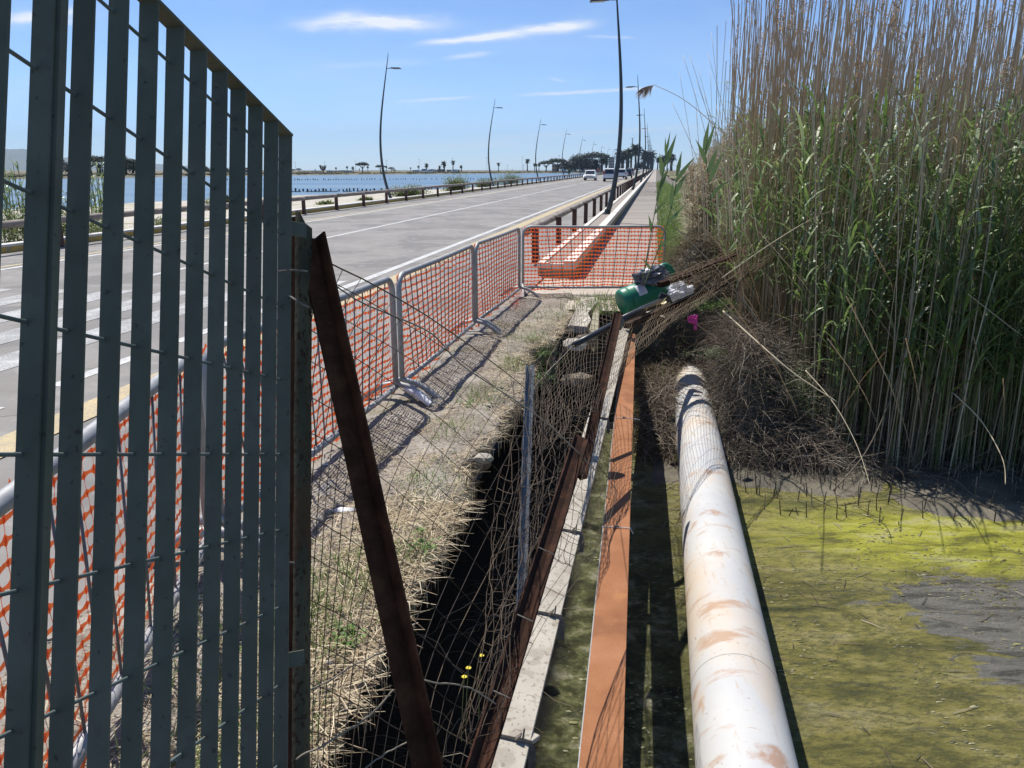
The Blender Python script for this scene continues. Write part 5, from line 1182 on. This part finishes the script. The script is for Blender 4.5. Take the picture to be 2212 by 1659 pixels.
T5 = [('p', 175, 268, 'lone slim palm left of the second lagoon lamp row gap'), ('p', 487, 236, 'lone tall palm midway along the far shore'), ('p', 565, 275, 'first palm of a small cluster left of the third lagoon lamp'), ('p', 584, 280, 'second palm of the small cluster, darker and lower'),
      ('p', 615, 276, 'palm directly left of the third lagoon lamp'), ('n', 690, 258, 'umbrella pine right of the third lagoon lamp'), ('n', 812, 238, 'broad umbrella pine over the pink villa'), ('d', 895, 248, 'dark tree joined to the broad pine by the pink villa'),
      ('d', 1012, 203, 'dark round tree at the left of the big grove'), ('d', 1078, 190, 'tallest dark round tree of the grove'), ('d', 1140, 240, 'lower brownish tree at the right of the grove'), ('d', 1185, 228, 'thin dark tree beside the white car'),
      ('n', 1236, 188, 'airy tree behind the white car'), ('P', 1235, 236, 'bushy palm above the white car'), ('P', 1300, 215, 'wide bushy palm left of the tower block'), ('P', 1345, 222, 'bushy palm touching the tower block'),
      ('P', 1485, 150, 'leftmost big palm of the grove behind the nearest lamp'), ('P', 1525, 158, 'second big palm behind the nearest lamp'), ('P', 1575, 135, 'tall dark palm below the phone mast'), ('p', 1615, 150, 'palm at the foot of the phone mast'),
      ('p', 1660, 108, 'tallest palm, right of the phone mast'), ('p', 1690, 135, 'palm with spreading fronds right of the tallest palm'), ('d', 1722, 262, 'low round bush tree right of the tall palms'), ('P', 1760, 150, 'dark palm behind the second kerb lamp'),
      ('P', 1802, 178, 'dark palm behind the third kerb lamp'), ('P', 1835, 160, 'dark palm just right of the third kerb lamp'), ('p', 1905, 225, 'palm seen just right of the lamp row end'), ('P', 1940, 210, 'palm between the lamp row end and the near green reed'),
      ('P', 1972, 200, 'dark palm behind the tip of the young green reed'), ('p', 2010, 235, 'smaller palm behind the young green reed leaves'), ('P', 2055, 185, 'palm half hidden by the distant reeds')]
for k, x, y, l in T5: put(k, X5(x), Y45(y), l, back=60 if x > 1400 else 30, wide=(1.35 if k == 'n' else 1.2 if k == 'd' else 1.15))
for (x, yt, w, l) in ((95, 356, 1.6, 'dark tree crown seen between the left gate bars'), (128, 355, 1.4, 'dark tree crown in the third gap of the gate'), (197, 354, 1.6, 'first of the dark pines behind the gate bars'), (214, 353, 1.8, 'broad pine beside the far cottage behind the gate'), (272, 352, 1.1, 'tree with a palm shape in the fifth gap of the gate'),
                   (286, 358, 1.8, 'bushy tree in the fifth gap of the gate'), (380, 362, 1.2, 'round dark tree behind the right gate bars'), (440, 362, 1.5, 'low dark pine seen in a narrow gate gap'), (488, 365, 1.2, 'small pine seen between the last gate bars')):
    put('n' if w > 1.5 else 'd', x, yt, l, wide=w, yb=381 if x < 300 else 376)
# branching bare tree
bt, D = fb(X4(475), 22); bt[2] = .05; t = thing('branching_tree', 'candelabra shaped tree with bare raised limbs on the far shore', 'tree', bt); hh = (371.5-Y45(278))/F*D
mb = MB(); cr_ = MB(); mb.tube([bt, bt+U3*hh*.35], [.5, .35], 6)
for k in range(11):
    a = k*.571; e = bt+np.array([math.cos(a)*hh*.42, math.sin(a)*hh*.3, hh*random.uniform(.8, .98)]); mb.tube([bt+U3*hh*.3, (bt+e)/2+np.array([math.cos(a)*hh*.12, 0, hh*.08]), e], [.3, .24, .2], 5)
    for _ in range(14): leaf(cr_, e+rng.normal(size=3)*.3, random.uniform(0, 6.28), .7, .3, random.uniform(-.5, 1.3), .5, 2, .5)
mb.build('trunk', M['trunk'], t); cr_.build('crown', M['pine'], t)
# scrub along the far shore
mb = MB()
for k in range(2600):
    x = random.uniform(-100, 1420) if random.random() < .85 else random.uniform(1400, 1700); D = shoreD(x)+random.uniform(7, 60); p = az_pt(x, D, random.uniform(-.3, .05)); r_ = random.uniform(.3, .85)*(1 if random.random() > .1 else 1.6)
    mb.blob(p, r_, 1, (1.8, 1, .7), .7)
tag(mb.build('far_shore_scrub', mat('far_scrub_foliage', [(.07,.08,.035),(.13,.12,.06),(.20,.16,.10)], .12, .95, bump=1, bscale=2, dist=.3)), 'low olive and brown scrub along the far shore', 'scrub', kind='stuff')
# houses
M['wall_white'] = mat('white_house_wall', [(.74,.73,.70),(.84,.83,.80)], .3, .9)
M['wall_pink'] = mat('pinkish_house_wall', [(.42,.33,.28),(.5,.41,.36)], .3, .9)
M['wall_grey'] = mat('grey_block_wall', [(.36,.35,.35),(.44,.43,.43)], .3, .9)
M['roof_or'] = mat('orange_roof_tiles', [(.34,.15,.08),(.44,.21,.12)], 1, .9)
M['roof_gr'] = mat('grey_roof', [(.28,.27,.26),(.36,.35,.34)], 1, .9)
M['win'] = mat('dark_window', [(.03,.035,.045)], 1, .25)
def house(x0, x1, yt, label, wall='wall_white', roof='roof_gr', gable=True, back=45, nw=3, storeys=1, yb=371.5, chim=False):
    p0, D = fb(x0, back); p1, _ = fb(x1, back); c = (x0+x1)/2; D = shoreD(c)+back; pc = az_pt(c, D, .05); w = (x1-x0)/F*D; h = (yb-yt)/F*D; dp = min(w*.8, 9)
    az = math.atan2(pc[0], pc[1]); t = thing('house', label, 'house', pc, -az); hw = h*(.72 if gable else 1)
    mb = MB(); mb.box(-w/2, w/2, 0, dp, -1, hw); wl = mb.build('wall', M[wall], t, local=True)
    mb = MB()
    if gable: mb.extr([(-w/2-.3, hw), (0, h), (w/2+.3, hw), (w/2+.3, hw-.15), (-w/2-.3, hw-.15)], [np.array([0, -.3, 0]), np.array([0, dp+.3, 0])]); rf = mb.build('roof', M[roof], t, local=True)
    else: mb.box(-w/2-.15, w/2+.15, -.15, dp+.1, h, h+.2); rf = mb.build('roof', M[roof], t, local=True)
    for st in range(storeys):
        for k in range(nw):
            a = -w/2+w*(k+.5)/nw; z = hw*(st+.5)/storeys; ww = min(.6, w/nw*.25); hh_ = min(.7, hw/storeys*.25); mb = MB(); mb.box(a-ww, a+ww, -.03, .05, z-hh_, z+hh_); mb.build('window', M['win'], t, local=True)
    if chim: mb = MB(); mb.box(w*.2, w*.2+.6, 2, 2.6, h*.7, h*1.15); mb.build('chimney', M[wall], rf, local=True)
HS = [(X4(225), X4(300), Y45(334), 'small white gabled house left of the dark sheds on the far shore', {}), (X4(300), X4(360), Y45(340), 'dark low shed beside the small white gabled house', dict(wall='wall_grey', gable=False)),
      (X4(362), X4(455), Y45(337), 'low house with an orange roof behind the branching tree', dict(roof='roof_or', gable=False)), (X4(515), X4(575), Y45(328), 'white gabled house right of the branching tree', {}),
      (X4(578), X4(640), Y45(334), 'white house half hidden by a palm', {}), (X4(640), X4(718), Y45(327), 'large white gabled house in the middle of the far row', dict(chim=True)), (X4(720), X4(790), Y45(333), 'long pale house ending at the bushy palm', dict(gable=False)),
      (X4(1450), X4(1512), Y45(329), 'white flat roofed building above the parked white van', dict(gable=False)), (X4(1612), X4(1715), Y45(318), 'pale building with a broad light roof behind the bushy palms', dict(nw=4)),
      (X4(1718), X4(1790), Y45(322), 'low brown walled building under the biggest bushy palm', dict(wall='wall_pink', gable=False)), (X4(1825), X4(1960), Y45(328), 'long low pinkish building right of the biggest bushy palm', dict(wall='wall_pink', gable=False, nw=5)),
      (X5(757), X5(832), Y45(276), 'pink villa with a flat roof under the broad umbrella pine', dict(wall='wall_pink', gable=False, storeys=2)), (X5(930), X5(1012), Y45(280), 'white house with a red trim left of the dark grove', dict(gable=False, nw=4)),
      (X5(1255), X5(1300), Y45(285), 'white low building behind the oncoming white car', dict(gable=False)), (X5(1372), X5(1432), Y45(207), 'grey five storey tower block left of the nearest lamp', dict(wall='wall_grey', gable=False, storeys=5, back=140, nw=4)),
      (210, 222, 363, 'far cottage between the gate bars under the broad pine', dict(yb=380)), (112, 123, 364, 'far white cottage roof seen in the left gap of the gate', dict(yb=382)), (520, 545, 366, 'orange roofed house seen past the last gate bars', dict(roof='roof_or', yb=377))]
for x0, x1, yt, l, kw in HS: house(x0, x1, yt, l, **kw)
# tall masts
def mast(x, yt, label, kind=0, back=30):
    p, D = fb(x, back); p[2] = 0; h = (371.5-yt)/F*D; t = thing('mast_light' if kind == 0 else 'phone_mast', label, 'mast', p); k = D/F
    mb = MB(); mb.tube([p, p+U3*h], [.28*k if kind == 0 else .9*k*1.5, .18*k if kind == 0 else .6*k*1.5], 8); mb.build('pole', M['galv'], t)
    if kind == 0: mb = MB(); mb.box(-1.6*k, 1.6*k, -.3, .3, -.3*k, .3*k); mb.v = [tuple(np.array(v)+p+U3*h) for v in mb.v]; mb.build('floodlight_bar', M['galv'], t)
    else:
        for (z, r_) in ((.86, 2.4), (.93, 2.2)):
            mb = MB()
            for a in np.arange(0, 6.2, 1.05): q = p+U3*h*z+np.array([math.cos(a), math.sin(a), 0])*r_*k; mb.beam(q-U3*2.6*k, q+U3*2.6*k, .9*k, .5*k)
            mb.build('antenna_ring', M['galv'], t)
        mb = MB(); mb.beam(p+U3*h*1.0-np.array([5*k, 0, 0]), p+U3*h*1.0+np.array([5*k, 0, 0]), .5*k, .5*k); mb.build('top_bar', M['galv'], t)
for x, y, l in ((X4(178), Y45(248), 'leftmost floodlight mast, above the low umbrella pine'), (X4(497), Y45(242), 'floodlight mast right of the branching tree'), (X4(830), Y45(235), 'floodlight mast left of the tall umbrella pine'), (X4(1170), Y45(228), 'floodlight mast behind the first lagoon lamp'),
                (X4(1525), Y45(218), 'floodlight mast above the white flat building'), (X4(1887), Y45(213), 'floodlight mast rising over the slim palm'), (X5(47), Y45(205), 'floodlight mast left of the second lagoon lamp'), (X5(433), Y45(198), 'floodlight mast left of the lone tall palm'), (X5(832), Y45(187), 'floodlight mast over the broad umbrella pine'), (X5(70), Y45(268), 'short pole beside the floodlight mast left of the second lagoon lamp'), (X5(448), Y45(285), 'short pole just left of the lone tall palm'), (X5(270), Y45(285), 'stubby post between the lone palms')):
    mast(x, y, l)
mast(X5(1620), Y45(18), 'phone mast with stacked antennas above the palm grove', 1, 120)

# ================================================================== VEHICLES
M['car_white'] = mat('white_car_paint', [(.72,.72,.71)], 5, .25, spec=.6)
M['car_grey'] = mat('silver_grey_car_paint', [(.38,.37,.36)], 5, .3, metal=.4)
M['car_dark'] = mat('dark_car_paint', [(.03,.035,.045)], 5, .25)
M['glass'] = mat('car_glass', [(.02,.025,.03)], 5, .08, spec=.9)
M['tyre'] = mat('tyre_rubber', [(.02,.02,.02)], 5, .8)
M['rim'] = mat('alloy_rim', [(.4,.4,.42)], 5, .35, metal=.8)
M['red_lens'] = mat('red_lens', [(.42,.015,.015)], 5, .2)
M['clear_lens'] = mat('clear_lens', [(.75,.77,.8)], 5, .1)
M['plate'] = mat('number_plate', [(.7,.7,.68)], 5, .5)
M['trim'] = mat('black_trim', [(.02,.02,.022)], 5, .6)
def car(loc, rz, paint, label, kind='hatch', sc=1.0):
    """built facing +y; length 4.1, width 1.7"""
    t = thing('car', label, 'car', loc, rz); hb = {'hatch': 1.48, 'mpv': 1.78, 'suv': 1.66}[kind]; W_ = .86; Lh = 2.05
    zl = {'hatch': .30, 'mpv': .32, 'suv': .42}[kind]; bl = {'hatch': .90, 'mpv': 1.0, 'suv': 1.02}[kind]
    rear = -Lh+.05 if kind != 'hatch' else -Lh+.25
    low = [(-Lh, zl+.1), (-Lh+.02, bl-.12), (-Lh+.08, bl), (.85, bl), (1.75, bl-.17), (Lh, bl-.38), (Lh, zl+.05), (Lh-.12, zl), (-Lh+.1, zl)]
    mb = MB(); n = len(low); vs = []
    for x, k in ((-W_, .96), (-W_*.97, 1), (W_*.97, 1), (W_, .96)):
        for (y, z) in low: vs.append((x, y*k if abs(x) == W_ else y, z if abs(x) < W_ else .5*(z-.6)*1.9+.6))
    fs = [tuple(range(n))[::-1], tuple(3*n+j for j in range(n))]+[(i*n+j, i*n+(j+1) % n, (i+1)*n+(j+1) % n, (i+1)*n+j) for i in range(3) for j in range(n)]; mb.add(vs, fs)
    cab = [(rear, bl-.02), (rear+.16, hb-.10), (rear+.35, hb), (.10, hb), (.35, hb-.07), (1.02, bl-.03)]
    n = len(cab); vs = []
    for sgn in (-1, 1):
        for (y, z) in cab: w = W_-.06-.17*smooth((z-bl)/(hb-bl)); vs.append((sgn*w, y, z))
    mb.add(vs, [tuple(range(n)), tuple(n+j for j in range(n))[::-1]]+[(j, n+j, n+(j+1) % n, (j+1) % n) for j in range(n)]); mb.build('body', M[paint], t, local=True, bev=.03)
    def pane(name, pts, m='glass'): mb = MB(); mb.add(pts, [tuple(range(len(pts)))]); return mb.build(name, M[m], t, local=True)
    g = .012; wt = W_-.25; wb = W_-.12
    pane('windscreen', [(-wb+.05, 1.0+g*2, bl+.02), (wb-.05, 1.0+g*2, bl+.02), (wt, .38+g, hb-.10), (-wt, .38+g, hb-.10)])
    pane('rear_window', [(-wb+.1, rear-g+.02, bl+.04), (-wt+.04, rear+.15-g, hb-.14), (wt-.04, rear+.15-g, hb-.14), (wb-.1, rear-g+.02, bl+.04)])
    for sg in (-1, 1):
        for (a, c) in ((-1.6 if kind == 'hatch' else -1.75, -.62), (-.55, .12)): 
            x0, x1 = sg*(W_-.075+g), sg*(W_-.205+g); pane('side_window', [(x0, a, bl+.04), (x0, c+(.55 if c > 0 else 0), bl+.04), (x1, c, hb-.12), (x1, a+.12, hb-.12)])
        if kind == 'mpv': zz = (bl-.05, bl+.45)
        else: zz = (bl-.22, bl-.02)
        mb = MB(); mb.box(sg*(W_-.12)-.09, sg*(W_-.12)+.09, -Lh-.012 if kind != 'mpv' else rear-.03, -Lh+.06, *zz); mb.build('tail_light', M['red_lens'], t, local=True)
        mb = MB(); mb.box(sg*(W_-.22)-.14, sg*(W_-.22)+.14, Lh-.10, Lh+.012, bl-.40, bl-.24); mb.build('headlight', M['clear_lens'], t, local=True)
        mb = MB(); mb.box(sg*(W_+.06)-.08, sg*(W_+.06)+.08, .62, .74, bl, bl+.14); mb.build('mirror', M[paint], t, local=True, bev=.02)
        for y in (-1.28, 1.28):
            mb = MB(); mb.lathe([(.001, -.1), (.24, -.1), (.31, -.08), (.32, 0), (.31, .08), (.24, .1), (.001, .1)], (sg*(W_-.11), y, .32), (1, 0, 0), 20); w = mb.build('wheel', M['tyre'], t, local=True, sm=False)
            mb = MB(); mb.lathe([(.001, 0), (.20, 0), (.205, .012), (.001, .02)], (sg*(W_-.005), y, .32), (sg, 0, 0), 16); mb.build('rim', M['rim'], w, local=True)
    mb = MB(); mb.box(-.26, .26, -Lh-.014, -Lh+.02, bl-.30, bl-.18); mb.box(-.26, .26, Lh-.02, Lh+.016, .38, .49); mb.build('number_plate', M['plate'], t, local=True)
    mb = MB(); mb.box(-W_+.08, W_-.08, -Lh-.01, -Lh+.04, zl+.02, zl+.16); mb.box(-.5, .5, Lh-.04, Lh+.01, zl+.26, zl+.40); mb.box(-W_+.15, W_-.15, Lh-.04, Lh+.008, zl+.02, zl+.12); mb.build('bumper_trim', M['trim'], t, local=True)
    if sc != 1: t.scale = (sc,)*3
    return t
hd = math.atan2(-EX, EY)
car(RP(125, -9.75, .004), hd+math.pi, 'car_white', 'white hatchback driving toward the camera in the left lane', 'hatch', 1.03)
car(RP(115, -6.25, .004), hd, 'car_white', 'white high roofed car with tall red tail lights driving away, left of the nearest lamp', 'mpv')
car(RP(134, -5.45, .004), hd, 'car_white', 'white off roader driving away, seen right of the nearest lamp', 'suv', 1.03)
car(RP(150, -5.0, .004), hd, 'car_dark', 'dark car half hidden behind the white off roader', 'suv', .95)
car(RP(205, -6.1, .004), hd, 'car_grey', 'grey van shaped car driving away farther up the road', 'mpv')
car(RP(310, -6.6, .004), hd+math.pi, 'car_white', 'small distant white car at the end of the road', 'hatch')
for (x, back, l, kd, pt) in ((X4(1562), 18, 'parked white van on the far shore in front of the bushy palm', 'mpv', 'car_white'), (X4(1630), 20, 'white car parked right of the van on the far shore', 'hatch', 'car_white'), (X4(1900), 22, 'white car parked under the slim palm on the far shore', 'hatch', 'car_white'), (X5(885), 22, 'pale car parked left of the fourth lagoon lamp', 'hatch', 'car_white'),
                   (X5(970), 22, 'blue grey car parked by the white house with red trim', 'hatch', 'car_grey'), (X5(1080), 22, 'grey car parked under the tallest dark round tree', 'hatch', 'car_grey'), (X5(1228), 24, 'dark car roof showing above the oncoming hatchback', 'hatch', 'car_dark')):
    p, D = fb(x, back); p[2] = .0; car(p, math.pi/2+random.uniform(-.2, .2), pt, l, kd, 1.5)

# ================================================================== PEOPLE
M['skin'] = mat('skin', [(.42,.26,.18)], 5, .6)
def person(loc, label, top, legs, hair=(.05,.035,.025), stride=.25, rz=0, bend=0.):
    t = thing('person', label, 'person', loc, rz); s = stride
    J = {'pel': (0,0,.95), 'belly': (0,.0,1.10), 'chest': (0,.02+bend*.3,1.32), 'neck': (0,.03+bend*.45,1.48), 'head': (0,.05+bend*.5,1.62), 'top': (0,.05+bend*.5,1.73),
         'hl': (-.09,0,.90), 'kl': (-.10,s*.5,.50), 'al': (-.10,s*.6-.08,.09), 'tl': (-.10,s*.6+.10,.04), 'hr': (.09,0,.90), 'kr': (.10,-s*.2,.50), 'ar': (.10,-s*.9,.10), 'tr': (.10,-s*.9+.16,.04),
         'sl': (-.18,.02+bend*.3,1.40), 'el': (-.24,-.06+bend*.3,1.12), 'wl': (-.24,.06+bend*.5,.90), 'fl': (-.24,.09+bend*.5,.82), 'sr': (.18,.02+bend*.3,1.40), 'er': (.24,.02+bend*.3,1.12), 'wr': (.22,.16+bend*.5,.92), 'fr': (.22,.20+bend*.5,.85)}
    Ed = [('pel','belly'),('belly','chest'),('chest','neck'),('neck','head'),('head','top'),('pel','hl'),('hl','kl'),('kl','al'),('al','tl'),('pel','hr'),('hr','kr'),('kr','ar'),('ar','tr'),('chest','sl'),('sl','el'),('el','wl'),('wl','fl'),('chest','sr'),('sr','er'),('er','wr'),('wr','fr')]
    Rr = dict(pel=.14, belly=.13, chest=.15, neck=.055, head=.10, top=.075, hl=.095, kl=.06, al=.042, tl=.035, hr=.095, kr=.06, ar=.042, tr=.035, sl=.06, el=.045, wl=.032, fl=.03, sr=.06, er=.045, wr=.032, fr=.03)
    ks = list(J); me = bpy.data.meshes.new('body'); me.from_pydata([J[k] for k in ks], [(ks.index(a), ks.index(b)) for a, b in Ed], []); o = bpy.data.objects.new('body', me); C.objects.link(o)
    sk = o.modifiers.new('skin', 'SKIN'); lay = me.skin_vertices[0] if me.skin_vertices else None
    if lay is None:
        bpy.context.view_layer.objects.active = o; bpy.ops.mesh.customdata_skin_add(); lay = me.skin_vertices[0]
    for i, k in enumerate(ks): lay.data[i].radius = (Rr[k], Rr[k]); lay.data[i].use_root = (k == 'pel')
    o.modifiers.new('sub', 'SUBSURF').levels = 1; o.modifiers['sub'].render_levels = 1
    # clothing colour bands along the continuous body
    m = bpy.data.materials.new('clothed_body'); m.use_nodes = True; nt = m.node_tree; N = nt.nodes.new; L = nt.links.new; tc = N('ShaderNodeTexCoord'); sp = N('ShaderNodeSeparateXYZ'); L(tc.outputs['Object'], sp.inputs[0])
    cr2 = N('ShaderNodeValToRGB'); cr2.color_ramp.interpolation = 'CONSTANT'; e = cr2.color_ramp.elements; e[0].color = (.03,.03,.03,1); e[1].position = .06; e[1].color = tuple(legs)+(1,)
    for p_, c in ((.56, top), (.835, (.42,.26,.18))): q = e.new(p_); q.color = tuple(c)+(1,)
    dv = N('ShaderNodeMath'); dv.operation = 'DIVIDE'; L(sp.outputs[2], dv.inputs[0]); dv.inputs[1].default_value = 1.8; L(dv.outputs[0], cr2.inputs[0]); L(cr2.outputs[0], nt.nodes['Principled BSDF'].inputs['Base Color']); nt.nodes['Principled BSDF'].inputs['Roughness'].default_value = .8
    me.materials.append(m); o.parent = t
    mb = MB(); mb.blob((0, .035+bend*.5, 1.70), .112, 2, (.95, 1.05, .8), .08); mb.build('hair', mat('hair', [hair], 5, .8), t, local=True, sm=True)
    return t
person(RP(150, -15.6, .05), 'person in a green top walking behind the guard rail on the lagoon side', (.03,.09,.04), (.03,.035,.05), rz=.3)
person(RP(222, -15.3, .05), 'person in a red top far along the guard rail', (.35,.02,.02), (.05,.04,.05), rz=.2)
pr_ = person(RP(146, -3.3, .0), 'person in dark clothes at the road edge beside the second kerb lamp', (.015,.017,.025), (.02,.02,.03), rz=1.2, bend=.25)
mb = MB(); mb.blob(RP(146, -2.95, 1.0), .20, 2, (.7, .8, 1.1), .3); tag(mb.build('yellow_bag', mat('pale_yellow_cloth', [(.62,.62,.28)], 5, .7)), 'pale yellow bag carried by the person in dark clothes', 'bag')

for k_ in list(protos.values()):
    if not k_.get('label'): bpy.data.objects.remove(k_)

# ------------------------------------------------------------------ the air between here and the hills
hz = bpy.data.materials.new('haze_air'); hz.use_nodes = True; nt = hz.node_tree; nt.nodes.clear(); o_ = nt.nodes.new('ShaderNodeOutputMaterial'); pv = nt.nodes.new('ShaderNodeVolumePrincipled')
pv.inputs['Color'].default_value = (.62, .78, 1.0, 1); pv.inputs['Density'].default_value = .00006; pv.inputs['Anisotropy'].default_value = .0
nt.links.new(pv.outputs[0], o_.inputs['Volume'])
mb = MB(); mb.box(-16000, 16000, -300, 16000, -3.6, 700); tag(mb.build('haze', hz), 'thin bluish air over the lagoon', 'haze', kind='stuff')
